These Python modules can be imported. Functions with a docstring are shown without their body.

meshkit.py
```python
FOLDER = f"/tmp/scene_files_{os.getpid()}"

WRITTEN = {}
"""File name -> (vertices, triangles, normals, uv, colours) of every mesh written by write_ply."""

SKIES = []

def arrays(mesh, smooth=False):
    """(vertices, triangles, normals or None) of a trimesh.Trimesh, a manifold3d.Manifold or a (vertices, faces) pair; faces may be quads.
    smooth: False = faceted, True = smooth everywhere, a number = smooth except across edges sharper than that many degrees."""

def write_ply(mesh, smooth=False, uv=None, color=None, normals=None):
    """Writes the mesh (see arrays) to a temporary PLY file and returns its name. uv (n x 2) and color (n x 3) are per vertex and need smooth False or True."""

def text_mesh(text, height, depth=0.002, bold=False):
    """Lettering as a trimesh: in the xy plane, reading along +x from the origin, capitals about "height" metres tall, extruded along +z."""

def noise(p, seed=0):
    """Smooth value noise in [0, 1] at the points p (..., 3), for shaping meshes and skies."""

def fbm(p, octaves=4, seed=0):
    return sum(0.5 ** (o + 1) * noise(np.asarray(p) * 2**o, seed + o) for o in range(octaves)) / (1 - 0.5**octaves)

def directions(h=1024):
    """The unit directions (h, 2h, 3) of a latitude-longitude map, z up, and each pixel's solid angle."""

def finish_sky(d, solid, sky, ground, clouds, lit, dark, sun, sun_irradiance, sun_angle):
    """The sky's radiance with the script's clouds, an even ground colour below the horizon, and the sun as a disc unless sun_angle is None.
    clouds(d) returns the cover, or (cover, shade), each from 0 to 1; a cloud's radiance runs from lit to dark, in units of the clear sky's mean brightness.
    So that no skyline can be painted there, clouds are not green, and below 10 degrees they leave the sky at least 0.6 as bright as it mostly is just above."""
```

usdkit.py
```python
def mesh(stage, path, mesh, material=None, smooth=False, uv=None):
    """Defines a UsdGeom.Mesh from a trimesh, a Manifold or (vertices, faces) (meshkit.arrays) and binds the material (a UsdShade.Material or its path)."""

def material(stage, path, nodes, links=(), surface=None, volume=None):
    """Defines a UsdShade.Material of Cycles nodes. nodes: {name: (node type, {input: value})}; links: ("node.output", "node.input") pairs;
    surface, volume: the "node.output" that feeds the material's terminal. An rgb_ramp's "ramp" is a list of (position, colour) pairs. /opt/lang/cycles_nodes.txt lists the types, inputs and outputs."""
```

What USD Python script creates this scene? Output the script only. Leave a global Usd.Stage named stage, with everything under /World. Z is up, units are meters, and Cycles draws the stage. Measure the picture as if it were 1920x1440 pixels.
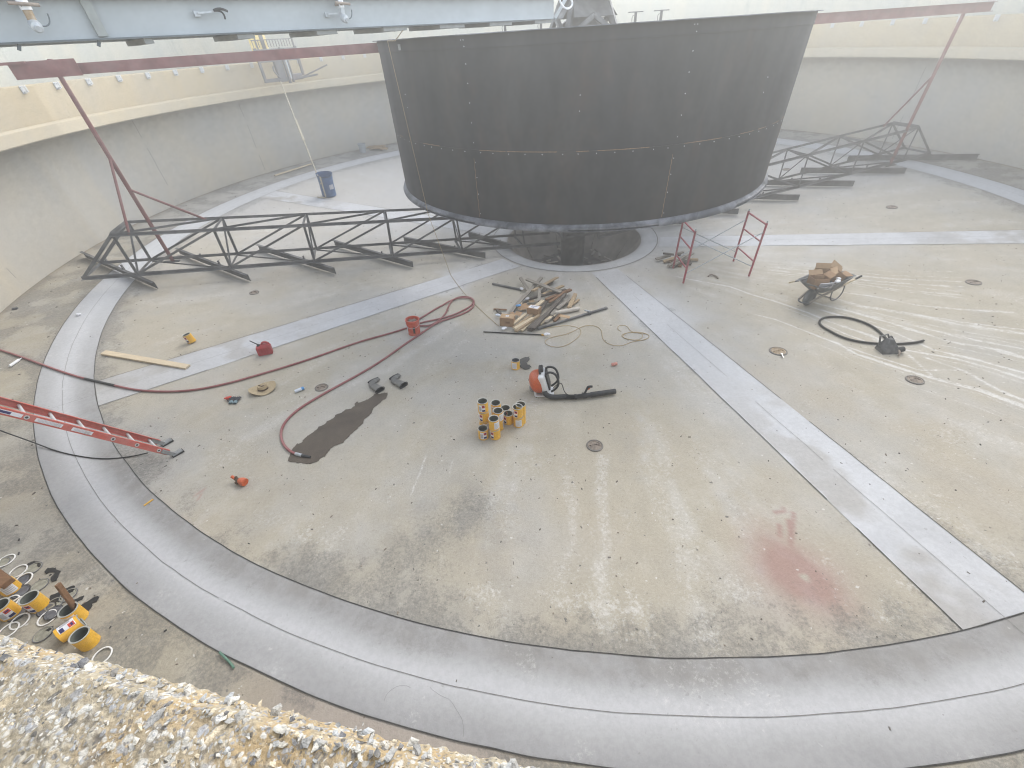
import math, random
import numpy as np, trimesh, usdkit, meshkit
from pxr import Usd, UsdGeom, UsdLux, UsdShade, Gf, Sdf, Vt
from shapely.geometry import Polygon

random.seed(7)
RNG = np.random.default_rng(7)
stage = Usd.Stage.CreateInMemory()
UsdGeom.SetStageUpAxis(stage, 'Z'); UsdGeom.SetStageMetersPerUnit(stage, 1.0)
UsdGeom.Xform.Define(stage, '/World'); UsdGeom.Scope.Define(stage, '/World/Looks')

# ---------------------------------------------------------------- camera, sky, sun, exposure
FPX, PITCH, ROLL = 773.71, 0.7032, -0.0683        # focal length in pixels of a 1920 wide picture, radians
CAM = np.array([-2.5247, -14.4921, 4.7])          # origin: the tank's axis, z = 0 at the ring of new concrete
cp, sp = math.cos(PITCH), math.sin(PITCH)
FW = np.array([0, cp, -sp]); _r = np.array([1.0, 0, 0]); _u = np.array([0, sp, cp])
RT = math.cos(ROLL) * _r + math.sin(ROLL) * _u
UP = -math.sin(ROLL) * _r + math.cos(ROLL) * _u
cam = UsdGeom.Camera.Define(stage, '/World/camera')
cam.CreateHorizontalApertureAttr(36.0); cam.CreateVerticalApertureAttr(27.0)
cam.CreateFocalLengthAttr(FPX / 1920 * 36.0)
cam.CreateExposureAttr(0.55)
cam.CreateClippingRangeAttr(Gf.Vec2f(0.05, 2000))
M = np.eye(4); M[:3, 0], M[:3, 1], M[:3, 2], M[:3, 3] = RT, UP, -FW, CAM
cam.AddTransformOp().Set(Gf.Matrix4d(*M.T.ravel().tolist()))

SUN_EL, SUN_AZ = math.radians(38), math.atan2(0.50, 0.86)   # azimuth = atan2(x, y) of the direction towards the sun
SUN = np.array([math.cos(SUN_EL) * math.sin(SUN_AZ), math.cos(SUN_EL) * math.cos(SUN_AZ), math.sin(SUN_EL)])
sun = UsdLux.DistantLight.Define(stage, '/World/sun')
sun.CreateIntensityAttr(0.26); sun.CreateAngleAttr(50.0); sun.CreateNormalizeAttr(True); sun.CreateColorAttr(Gf.Vec3f(1.0, 0.9, 0.72))
_z = SUN; _x = np.cross([0, 0, 1.0], _z); _x /= np.linalg.norm(_x); _y = np.cross(_z, _x)
M = np.eye(4); M[:3, 0], M[:3, 1], M[:3, 2] = _x, _y, _z
sun.AddTransformOp().Set(Gf.Matrix4d(*M.T.ravel().tolist()))
dome = UsdLux.DomeLight.Define(stage, '/World/sky')
dome.GetPrim().SetCustomDataByKey('kind', 'structure')
sky_mat = usdkit.material(stage, '/World/Looks/sky', {
    's': ('sky_texture', {'sky_type': 'single_scattering', 'sun_disc': False, 'sun_elevation': SUN_EL, 'sun_rotation': SUN_AZ, 'aerosol_density': 1.0, 'air_density': 1.0}),
    'tc': ('texture_coordinate', {}), 'n': ('noise_texture', {'scale': 2.2, 'detail': 6.0, 'roughness': 0.6}),
    'r': ('rgb_ramp', {'ramp': [(0.25, (0.6, 0.6, 0.6)), (0.6, (0.95, 0.95, 0.95))]}),
    'h': ('hsv', {'saturation': 0.36, 'value': 2.3}),
    'm': ('mix', {}), 'b': ('background_shader', {'strength': 0.15})},
    [('tc.generated', 'n.vector'), ('n.fac', 'r.fac'), ('s.color', 'm.color1'), ('s.color', 'h.color'), ('h.color', 'm.color2'), ('r.color', 'm.fac'), ('m.color', 'b.color')], surface='b.background')
UsdShade.MaterialBindingAPI.Apply(dome.GetPrim()).Bind(sky_mat)
FOG = 0.0095

# ---------------------------------------------------------------- geometry of the tank
RI, RO, RW, RP, SLOPE = 13.27, 14.11, 15.64, 2.34, 0.0871
FLOOR_N = lambda p: np.array([-SLOPE * p[0] / math.hypot(p[0], p[1]), -SLOPE * p[1] / math.hypot(p[0], p[1]), 1.0]) / math.sqrt(1 + SLOPE ** 2)
fz = lambda x, y: SLOPE * (np.hypot(x, y) - RI)

def ray(x, y):
    return FW + (x - 960) / FPX * RT - (y - 720) / FPX * UP

def at(x, y, h=0.0):
    """The point h metres above the sloping floor seen at a place of the photograph."""
    d, z = ray(x, y), 0.0
    for _ in range(80):
        p = CAM + (z - CAM[2]) / d[2] * d
        z = fz(p[0], p[1]) + h
    return p

def px_of(p):
    d = np.asarray(p) - CAM
    return 960 + FPX * (d @ RT) / (d @ FW), 720 - FPX * (d @ UP) / (d @ FW)

# ---------------------------------------------------------------- prims
USED = {}

def path_of(name, parent):
    base = parent if isinstance(parent, str) else str(parent.GetPath())
    n = USED.get((base, name), 0); USED[(base, name)] = n + 1
    return f'{base}/{name}' + (f'_{n:03d}' if n else '')

def tag(prim, label=None, cat=None, group=None, kind=None):
    p = prim.GetPrim() if hasattr(prim, 'GetPrim') else prim
    for k, v in (('label', label), ('category', cat), ('group', group), ('kind', kind)):
        if v: p.SetCustomDataByKey(k, v)
    return p

def setm(xf, m):
    xf.AddTransformOp().Set(Gf.Matrix4d(*np.asarray(m, float).T.ravel().tolist()))

def thing(name, label, cat, m=None, group=None):
    x = UsdGeom.Xform.Define(stage, path_of(name, '/World'))
    if m is not None: setm(x, m)
    return tag(x, label, cat, group)

def obj(name, mesh, m, parent='/World', label=None, cat=None, group=None, kind=None, smooth=35, mat=None, uv=None):
    if isinstance(mesh, list): mesh = trimesh.util.concatenate(mesh)
    me = usdkit.mesh(stage, path_of(name, parent), mesh, mat_of(m), smooth=smooth, uv=uv)
    if mat is not None: setm(me, mat)
    return tag(me, label, cat, group, kind)

def copy(src, m, label=None, group=None, cat=None):
    was = src.GetCustomData()
    r = UsdGeom.Xform.Define(stage, path_of(src.GetName().rstrip('0123456789').rstrip('_'), '/World'))
    r.GetPrim().GetReferences().AddInternalReference(src.GetPath())
    r.ClearXformOpOrder()
    op = r.AddTransformOp(opSuffix='place'); op.Set(Gf.Matrix4d(*np.asarray(m, float).T.ravel().tolist()))
    r.SetXformOpOrder([op])
    tag(r, label or was['label'], cat or was['category'], group or was.get('group'))
    r.GetPrim().SetInstanceable(True)
    return r.GetPrim()

def frame(p, yaw=0.0, tilt=True, up=None):
    """Matrix of a thing standing on the floor at p, its x axis turned to yaw degrees."""
    n = np.asarray(up, float) if up is not None else (FLOOR_N(p) if tilt else np.array([0, 0, 1.0]))
    n = n / np.linalg.norm(n)
    a = math.radians(yaw); x = np.array([math.cos(a), math.sin(a), 0]); x -= n * (x @ n); x /= np.linalg.norm(x)
    m = np.eye(4); m[:3, 0], m[:3, 1], m[:3, 2], m[:3, 3] = x, np.cross(n, x), n, p
    return m

def shift(m, dx=0, dy=0, dz=0):
    t = np.eye(4); t[:3, 3] = dx, dy, dz
    return m @ t

def yaw_px(a, b):
    p, q = at(*a), at(*b); return math.degrees(math.atan2(q[1] - p[1], q[0] - p[0]))

# ---------------------------------------------------------------- materials
MATS = {}

def mat_of(m):
    return MATS[m] if isinstance(m, str) else m

def mk(name, color, rough=0.7, metallic=0.0, var=0.18, scale=9.0, bump=0.25, bscale=60.0, dust=0.0, dustcol=(0.42, 0.41, 0.38), spec=0.35, squash=(1, 1, 1), rust=None, transmission=0.0):
    c = np.array(color, float)
    n = {'tc': ('texture_coordinate', {}), 'mp': ('mapping', {'scale': squash}),
         'n': ('noise_texture', {'scale': scale, 'detail': 6.0, 'roughness': 0.62}),
         'r': ('rgb_ramp', {'ramp': [(0.28, tuple(c * (1 - var))), (0.5, tuple(c)), (0.72, tuple(np.clip(c * (1 + var), 0, 0.95)))]}),
         'n2': ('noise_texture', {'scale': bscale, 'detail': 3.0}),
         'b': ('bump', {'strength': bump, 'distance': 0.004}),
         'p': ('principled_bsdf', {'roughness': rough, 'metallic': metallic, 'specular_ior_level': spec})}
    l = [('tc.object', 'mp.vector'), ('mp.vector', 'n.vector'), ('mp.vector', 'n2.vector'), ('n.fac', 'r.fac'), ('n2.fac', 'b.height'), ('b.normal', 'p.normal')]
    last = 'r.color'
    for key, amount, col, sc, lo in (('d', dust, dustcol, scale * 0.45, 0.42), ('u', 0 if rust is None else rust, (0.2, 0.085, 0.035), scale * 0.9, 0.52)):
        if amount:
            n |= {key + 'n': ('noise_texture', {'scale': sc, 'detail': 7.0, 'roughness': 0.68, 'distortion': 0.4}), key + 'r': ('rgb_ramp', {'ramp': [(lo, (0, 0, 0)), (lo + 0.2, (amount,) * 3)]}), key + 'm': ('mix', {'color2': col})}
            l += [('mp.vector', key + 'n.vector'), (key + 'n.fac', key + 'r.fac'), (key + 'r.color', key + 'm.fac'), (last, key + 'm.color1')]
            last = key + 'm.color'
    l.append((last, 'p.base_color'))
    MATS[name] = usdkit.material(stage, '/World/Looks/' + name, n, l, surface='p.BSDF')

mk('dark_steel', (0.08, 0.082, 0.085), 0.6, 0.2, 0.25, 3, 0.3, 50, dust=0.4, dustcol=(0.3, 0.3, 0.29))
mk('drum_steel', (0.024, 0.025, 0.027), 0.6, 0.0, 0.4, 2.2, 0.35, 45, dust=0.35, dustcol=(0.075, 0.072, 0.066), rust=0.1, spec=0.2, squash=(1, 1, .45))
mk('drum_edge', (0.07, 0.075, 0.085), 0.5, 0.3, 0.3, 3.0, 0.3, 45, dust=0.7, dustcol=(0.3, 0.31, 0.33))
mk('zinc', (0.42, 0.43, 0.43), 0.45, 0.4, 0.1, 30)
mk('rust_seam', (0.25, 0.16, 0.09), 0.8, 0, 0.4, 14)
mk('red_paint', (0.15, 0.05, 0.046), 0.6, 0, 0.25, 4, 0.3, 50, dust=0.25, dustcol=(0.3, 0.24, 0.22))
mk('scaffold_red', (0.3, 0.04, 0.06), 0.55, 0, 0.25, 8, dust=0.25)
mk('blue_steel', (0.37, 0.405, 0.42), 0.5, 0.0, 0.12, 1.2, 0.15, 30, dust=0.35, dustcol=(0.32, 0.36, 0.38))
mk('girder_dark', (0.1, 0.12, 0.13), 0.7, 0, 0.2, 3)
mk('plate_grey', (0.22, 0.23, 0.22), 0.7, 0, 0.2, 5)
mk('stiffener', (0.26, 0.28, 0.27), 0.7, 0, 0.2, 5, dust=0.3)
mk('white_pipe', (0.68, 0.69, 0.7), 0.5, 0, 0.06, 4, rust=0.15)
mk('bolt_grey', (0.42, 0.45, 0.47), 0.5, 0.4, 0.2, 20)
mk('yellow_can', (0.72, 0.40, 0.03), 0.42, 0, 0.08, 14, 0.05, 90, dust=0.12, spec=0.5)
mk('can_inside', (0.13, 0.14, 0.12), 0.6, 0, 0.35, 12, 0.2, dust=0.3, dustcol=(0.25, 0.25, 0.2))
mk('can_rim', (0.42, 0.42, 0.38), 0.45, 0.3, 0.2, 20)
mk('label_white', (0.66, 0.67, 0.7), 0.6, 0, 0.06, 40)
mk('label_navy', (0.03, 0.03, 0.11), 0.6, 0, 0.2, 40)
mk('label_red', (0.5, 0.06, 0.04), 0.6, 0, 0.2, 40)
mk('label_grey', (0.4, 0.4, 0.42), 0.6, 0, 0.35, 120)
mk('black_plastic', (0.018, 0.019, 0.021), 0.45, 0, 0.2, 20, dust=0.2, dustcol=(0.12, 0.12, 0.12))
mk('black_rubber', (0.022, 0.023, 0.024), 0.75, 0, 0.25, 20, dust=0.35, dustcol=(0.14, 0.14, 0.14))
mk('orange_plastic', (0.5, 0.095, 0.025), 0.4, 0, 0.12, 10, dust=0.15)
mk('white_plastic', (0.7, 0.71, 0.72), 0.4, 0, 0.05, 10, dust=0.2)
mk('blower_grey', (0.2, 0.2, 0.2), 0.5, 0, 0.2, 20)
mk('bucket_red', (0.5, 0.075, 0.035), 0.45, 0, 0.12, 9, dust=0.25)
mk('gas_red', (0.33, 0.03, 0.035), 0.4, 0, 0.12, 9, dust=0.12)
mk('straw', (0.4, 0.32, 0.2), 0.85, 0, 0.22, 60, 0.6, 220)
mk('hat_band', (0.09, 0.06, 0.04), 0.8, 0, 0.3, 40)
mk('glove', (0.055, 0.058, 0.065), 0.85, 0, 0.35, 40)
mk('glove_cuff', (0.17, 0.24, 0.26), 0.85, 0, 0.2, 40)
mk('boot', (0.115, 0.115, 0.11), 0.7, 0, 0.25, 14, dust=0.4, dustcol=(0.25, 0.24, 0.21))
mk('hose_red', (0.24, 0.085, 0.085), 0.6, 0, 0.15, 6, dust=0.35, dustcol=(0.36, 0.2, 0.19))
mk('fibreglass', (0.47, 0.095, 0.07), 0.6, 0, 0.1, 10, 0.2, 120, dust=0.18, squash=(1, 1, 1))
mk('aluminium', (0.56, 0.56, 0.55), 0.4, 0.5, 0.1, 14, dust=0.2)
mk('shoe_grey', (0.25, 0.26, 0.26), 0.6, 0.4, 0.25, 14, dust=0.4)
mk('wood_grey', (0.25, 0.225, 0.19), 0.85, 0, 0.3, 5, 0.6, 40, squash=(0.6, 6, 6), dust=0.2)
mk('wood_dark', (0.1, 0.085, 0.07), 0.85, 0, 0.35, 5, 0.6, 40, squash=(0.6, 6, 6), dust=0.25, dustcol=(0.2, 0.18, 0.16))
mk('wood_tan', (0.36, 0.27, 0.17), 0.85, 0, 0.25, 5, 0.6, 40, squash=(0.6, 6, 6))
mk('wood_fresh', (0.55, 0.46, 0.32), 0.8, 0, 0.12, 5, 0.4, 40, squash=(0.6, 6, 6))
mk('wood_brown', (0.19, 0.105, 0.055), 0.85, 0, 0.3, 5, 0.6, 40, squash=(0.6, 6, 6))
mk('cardboard', (0.31, 0.2, 0.115), 0.9, 0, 0.12, 8, 0.3, 80)
mk('cardboard_light', (0.43, 0.3, 0.18), 0.9, 0, 0.12, 8, 0.3, 80)
mk('paper_tube', (0.5, 0.46, 0.4), 0.9, 0, 0.1, 8)
mk('barrow_grey', (0.12, 0.13, 0.135), 0.65, 0.3, 0.3, 8, dust=0.55, dustcol=(0.33, 0.33, 0.32))
mk('pump_grey', (0.08, 0.082, 0.082), 0.7, 0, 0.35, 14, 0.5, dust=0.6, dustcol=(0.2, 0.2, 0.19))
mk('blue_drum', (0.03, 0.085, 0.2), 0.5, 0, 0.25, 6, dust=0.35, dustcol=(0.2, 0.24, 0.29))
mk('strap', (0.4, 0.36, 0.27), 0.9, 0, 0.2, 20)
mk('bucket_far', (0.3, 0.33, 0.35), 0.6, 0, 0.2, 6)
mk('carriage_grey', (0.13, 0.13, 0.13), 0.6, 0.2, 0.3, 4, rust=0.3)
mk('boom_yellow', (0.72, 0.55, 0.2), 0.55, 0, 0.12, 2, dust=0.4, dustcol=(0.6, 0.5, 0.3))
mk('cord_yellow', (0.4, 0.3, 0.16), 0.7, 0, 0.15, 20)
mk('cable_black', (0.02, 0.02, 0.02), 0.6, 0, 0.2, 20)
mk('paint_black', (0.012, 0.011, 0.01), 0.35, 0, 0.4, 14, 0.3, 40, dust=0.1, dustcol=(0.1, 0.1, 0.09), spec=0.5)
mk('wet_concrete', (0.078, 0.062, 0.046), 0.62, 0, 0.22, 3.5, 0.5, 90, dust=0.25, dustcol=(0.12, 0.1, 0.075), spec=0.3)
mk('lid_dark', (0.1, 0.105, 0.12), 0.45, 0.2, 0.25, 16, dust=0.2)
mk('lid_clear', (0.25, 0.24, 0.19), 0.5, 0, 0.3, 20, dust=0.4, dustcol=(0.4, 0.39, 0.32))
mk('ring_white', (0.72, 0.71, 0.68), 0.5, 0, 0.06, 10, dust=0.15, dustcol=(0.5, 0.48, 0.4))
mk('cast_iron', (0.2, 0.165, 0.135), 0.8, 0, 0.35, 22, 0.6, 70, dust=0.35, dustcol=(0.36, 0.31, 0.24))
mk('valve_rust', (0.3, 0.22, 0.13), 0.8, 0, 0.35, 22, 0.6, 70, dust=0.35)
mk('joint_dark', (0.055, 0.053, 0.05), 0.95, 0, 0.3, 20)
mk('joint_soft', (0.17, 0.165, 0.155), 0.95, 0, 0.3, 20)
mk('pit_concrete', (0.2, 0.185, 0.165), 0.9, 0, 0.3, 2.0, 0.5, 20, dust=0.4, dustcol=(0.1, 0.095, 0.09))
mk('pit_rubble', (0.085, 0.08, 0.075), 0.95, 0, 0.4, 2.5, 0.8, 16)
mk('green_plastic', (0.1, 0.19, 0.14), 0.5, 0, 0.2, 20)
mk('bottle', (0.55, 0.6, 0.66), 0.3, 0, 0.1, 20)
mk('bottle_blue', (0.08, 0.25, 0.5), 0.4, 0, 0.1, 20)
mk('pinkish', (0.55, 0.25, 0.2), 0.6, 0, 0.4, 40)
mk('pencil_yellow', (0.6, 0.35, 0.06), 0.6, 0, 0.1, 20)

def concrete(name, tan, grey, big=0.35, streak=None, dark=(0.13, 0.125, 0.115), darkamt=0.5, bump=0.5, fine=55.0):
    """Weathered concrete in world coordinates: tan and grey clouds, dark grime, pitting; streak squashes the clouds vertically."""
    n = {'g': ('geometry', {}), 'mp': ('mapping', {'scale': streak or (1, 1, 1)}),
         'n1': ('noise_texture', {'scale': big, 'detail': 8.0, 'roughness': 0.62, 'distortion': 0.3}), 'r1': ('rgb_ramp', {'ramp': [(0.36, tan), (0.62, grey)]}),
         'n2': ('noise_texture', {'scale': big * 4.2, 'detail': 9.0, 'roughness': 0.7}), 'r2': ('rgb_ramp', {'ramp': [(0.56, (0, 0, 0)), (0.78, (darkamt,) * 3)]}), 'm2': ('mix', {'color2': dark}),
         'n3': ('noise_texture', {'scale': fine, 'detail': 4.0, 'roughness': 0.7}), 'r3': ('rgb_ramp', {'ramp': [(0.3, (0.78,) * 3), (0.5, (1,) * 3), (0.7, (1.15,) * 3)]}), 'm3': ('mix', {'mix_type': 'multiply', 'fac': 1.0}),
         'b': ('bump', {'strength': bump, 'distance': 0.01}), 'p': ('principled_bsdf', {'roughness': 0.92, 'specular_ior_level': 0.2})}
    l = [('g.position', 'mp.vector'), ('mp.vector', 'n1.vector'), ('mp.vector', 'n2.vector'), ('g.position', 'n3.vector'), ('n1.fac', 'r1.fac'), ('n2.fac', 'r2.fac'), ('r2.color', 'm2.fac'), ('r1.color', 'm2.color1'),
         ('n3.fac', 'r3.fac'), ('m2.color', 'm3.color1'), ('r3.color', 'm3.color2'), ('m3.color', 'p.base_color'), ('n3.fac', 'b.height'), ('b.normal', 'p.normal')]
    MATS[name] = usdkit.material(stage, '/World/Looks/' + name, n, l, surface='p.BSDF')

concrete('wall_low', (0.455, 0.415, 0.335), (0.40, 0.39, 0.36), 0.4, (1, 1, 0.6), dark=(.3, .29, .26), darkamt=0.3, fine=45, bump=.12)
concrete('wall_launder', (0.40, 0.33, 0.215), (0.37, 0.32, 0.235), 0.6, (1, 1, 0.5), dark=(0.3, 0.28, 0.23), darkamt=0.35, fine=40, bump=.2)
concrete('wall_lip', (0.44, 0.38, 0.27), (0.41, 0.365, 0.28), 0.8, (1, 1, 0.5), dark=(0.3, 0.28, 0.23), darkamt=0.25, fine=40, bump=.2)
concrete('wall_high', (0.43, 0.405, 0.33), (0.36, 0.365, 0.33), 0.7, (1, 1, 0.22), dark=(0.2, 0.215, 0.205), darkamt=0.6, fine=40, bump=.2)

def tinted(name, rough, bump, fine, speck, white, dark, wscale, dscale, wcol=(.62, .615, .59), dcol=(.11, .11, .108)):
    """Colour from the mesh's own primvar; the primvar 'wear' says how thickly white (r) and dark (g) flecks lie; fine speckle and pits on top."""
    n = {'a': ('attribute', {'attribute': 'tint'}), 'w': ('attribute', {'attribute': 'wear'}), 'ws': ('separate_color', {}), 'g': ('geometry', {}),
         'n': ('noise_texture', {'scale': fine, 'detail': 6.0, 'roughness': 0.75}), 'r': ('rgb_ramp', {'ramp': [(0.25, (1 - speck,) * 3), (0.42, (0.96,) * 3), (0.58, (1.04,) * 3), (0.75, (1 + speck * 0.7,) * 3)]}),
         'm': ('mix', {'mix_type': 'multiply', 'fac': 1.0}),
         'wn': ('noise_texture', {'scale': wscale, 'detail': 7.0, 'roughness': 0.86, 'distortion': 0.12}), 'wa': ('math', {'math_type': 'add'}), 'wr': ('map_range', {'from_min': 0.76, 'from_max': 0.96, 'to_min': 0.0, 'to_max': white, 'clamp': True}), 'wm': ('mix', {'color2': wcol}),
         'dn': ('noise_texture', {'scale': dscale, 'detail': 7.0, 'roughness': 0.86, 'distortion': 0.1}), 'da': ('math', {'math_type': 'add'}), 'dr': ('map_range', {'from_min': 0.76, 'from_max': 0.96, 'to_min': 0.0, 'to_max': dark, 'clamp': True}), 'dm': ('mix', {'color2': dcol}),
         'n2': ('noise_texture', {'scale': fine * 2.2, 'detail': 3.0}), 'b': ('bump', {'strength': bump, 'distance': 0.006}),
         'p': ('principled_bsdf', {'roughness': rough, 'specular_ior_level': 0.2})}
    off = ('mapping', {'location': (13.7, 5.1, 2.2)}); n['o'] = off
    n |= {'pd': ('noise_texture', {'scale': 22.0, 'detail': 3.0}), 'ps': ('vector_math', {'math_type': 'scale', 'scale': 0.07}), 'pa': ('vector_math', {'math_type': 'add'})}
    pl = [('g.position', 'pd.vector'), ('pd.color', 'ps.vector1'), ('g.position', 'pa.vector1'), ('ps.vector', 'pa.vector2')]; last = 'dm.color'
    for k, (sc, rad, lo, amt, col) in enumerate(((5.5, .10, .45, .8, dcol), (13.0, .13, .6, .65, dcol), (8.0, .12, .62, .6, wcol), (26.0, .2, .66, .5, (.2, .18, .15)))):
        n |= {f'pv{k}': ('voronoi_texture', {'dimensions': '3D', 'feature': 'f1', 'scale': sc}), f'pc{k}': ('separate_color', {}), f'pk{k}': ('math', {'math_type': 'greater_than', 'value2': lo}), f'pr{k}': ('math', {'math_type': 'multiply', 'value2': rad}), f'pe{k}': ('math', {'math_type': 'less_than'}), f'pm{k}': ('math', {'math_type': 'multiply'}), f'pn{k}': ('math', {'math_type': 'multiply', 'value2': amt * speck / .17}), f'px{k}': ('mix', {'color2': col})}
        pl += [('pa.vector', f'pv{k}.vector'), (f'pv{k}.color', f'pc{k}.color'), (f'pc{k}.r', f'pk{k}.value1'), (f'pc{k}.g', f'pr{k}.value1'), (f'pv{k}.distance', f'pe{k}.value1'), (f'pr{k}.value', f'pe{k}.value2'), (f'pe{k}.value', f'pm{k}.value1'), (f'pk{k}.value', f'pm{k}.value2'), (f'pm{k}.value', f'pn{k}.value1'), (f'pn{k}.value', f'px{k}.fac'), (last, f'px{k}.color1')]; last = f'px{k}.color'
    pl.append((last, 'p.base_color'))
    l = [('g.position', 'n.vector'), ('g.position', 'n2.vector'), ('g.position', 'wn.vector'), ('g.position', 'o.vector'), ('o.vector', 'dn.vector'), ('w.color', 'ws.color'), ('n.fac', 'r.fac'), ('a.color', 'm.color1'), ('r.color', 'm.color2'),
         ('wn.fac', 'wa.value1'), ('ws.r', 'wa.value2'), ('wa.value', 'wr.value'), ('wr.result', 'wm.fac'), ('m.color', 'wm.color1'),
         ('dn.fac', 'da.value1'), ('ws.g', 'da.value2'), ('da.value', 'dr.value'), ('dr.result', 'dm.fac'), ('wm.color', 'dm.color1'), ('n2.fac', 'b.height'), ('b.normal', 'p.normal')]
    MATS[name] = usdkit.material(stage, '/World/Looks/' + name, n, l + pl, surface='p.BSDF')

tinted('floor', 0.92, 0.5, 30.0, 0.17, 0.75, 0.6, 19.0, 24.0)
tinted('screed', 0.85, 0.15, 18.0, 0.07, 0.6, 0.5, 20.0, 16.0, dcol=(.2, .195, .185))

def ledge_material():
    n = {'a': ('attribute', {'attribute': 'tint'}), 'g': ('geometry', {}), 'dn': ('noise_texture', {'scale': 90.0, 'detail': 3.0}), 'vs': ('vector_math', {'math_type': 'scale', 'scale': 0.008}), 'va': ('vector_math', {'math_type': 'add'})}
    l = [('g.position', 'dn.vector'), ('dn.color', 'vs.vector1'), ('g.position', 'va.vector1'), ('vs.vector', 'va.vector2')]
    last = 'a.color'
    for k, (sc, lo, keep) in enumerate(((120.0, .55, .8), (230.0, .42, .85), (420.0, .4, .7))):
        n |= {f'v{k}': ('voronoi_texture', {'dimensions': '3D', 'feature': 'f1', 'scale': sc}), f's{k}': ('separate_color', {}), f't{k}': ('rgb_ramp', {'interpolate': False, 'ramp': [(0.0, (.62, .6, .55)), (.2, (.3, .3, .3)), (.38, (.48, .4, .28)), (.52, (.12, .115, .11)), (.62, (.42, .43, .45)), (.78, (.7, .68, .63)), (.9, (.22, .2, .17))]}),
              f'k{k}': ('map_range', {'from_min': lo, 'from_max': lo + .06, 'to_min': 0.0, 'to_max': keep, 'clamp': True}), f'e{k}': ('map_range', {'from_min': .36, 'from_max': .5, 'to_min': 1.0, 'to_max': 0.0, 'clamp': True}), f'f{k}': ('math', {'math_type': 'multiply'}), f'm{k}': ('mix', {})}
        l += [('va.vector', f'v{k}.vector'), (f'v{k}.color', f's{k}.color'), (f's{k}.r', f't{k}.fac'), (f's{k}.g', f'k{k}.value'), (f'v{k}.distance', f'e{k}.value'), (f'k{k}.result', f'f{k}.value1'), (f'e{k}.result', f'f{k}.value2'), (f'f{k}.value', f'm{k}.fac'), (last, f'm{k}.color1'), (f't{k}.color', f'm{k}.color2')]
        last = f'm{k}.color'
    n |= {'fn': ('noise_texture', {'scale': 500.0, 'detail': 5.0, 'roughness': .8}), 'fr': ('rgb_ramp', {'ramp': [(.3, (.72,) * 3), (.5, (1,) * 3), (.7, (1.2,) * 3)]}), 'mm': ('mix', {'mix_type': 'multiply', 'fac': 1.0}),
          'ba': ('math', {'math_type': 'multiply_add', 'value2': -1.2}), 'b': ('bump', {'strength': .8, 'distance': .003}), 'p': ('principled_bsdf', {'roughness': .9, 'specular_ior_level': .2})}
    l += [('g.position', 'fn.vector'), ('fn.fac', 'fr.fac'), (last, 'mm.color1'), ('fr.color', 'mm.color2'), ('mm.color', 'p.base_color'), ('v1.distance', 'ba.value1'), ('fn.fac', 'ba.value3'), ('ba.value', 'b.height'), ('b.normal', 'p.normal')]
    MATS['ledge'] = usdkit.material(stage, '/World/Looks/ledge', n, l, surface='p.BSDF')
ledge_material()

def tint(prim, col, wear=None):
    if wear is None: wear = np.zeros_like(col)
    UsdGeom.PrimvarsAPI(prim).CreatePrimvar('wear', Sdf.ValueTypeNames.Color3fArray, 'vertex').Set(Vt.Vec3fArray.FromNumpy(np.asarray(wear).astype(np.float32)))
    UsdGeom.PrimvarsAPI(prim).CreatePrimvar('tint', Sdf.ValueTypeNames.Color3fArray, 'vertex').Set(Vt.Vec3fArray.FromNumpy(np.clip(col, 0.004, 0.95).astype(np.float32)))

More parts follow.
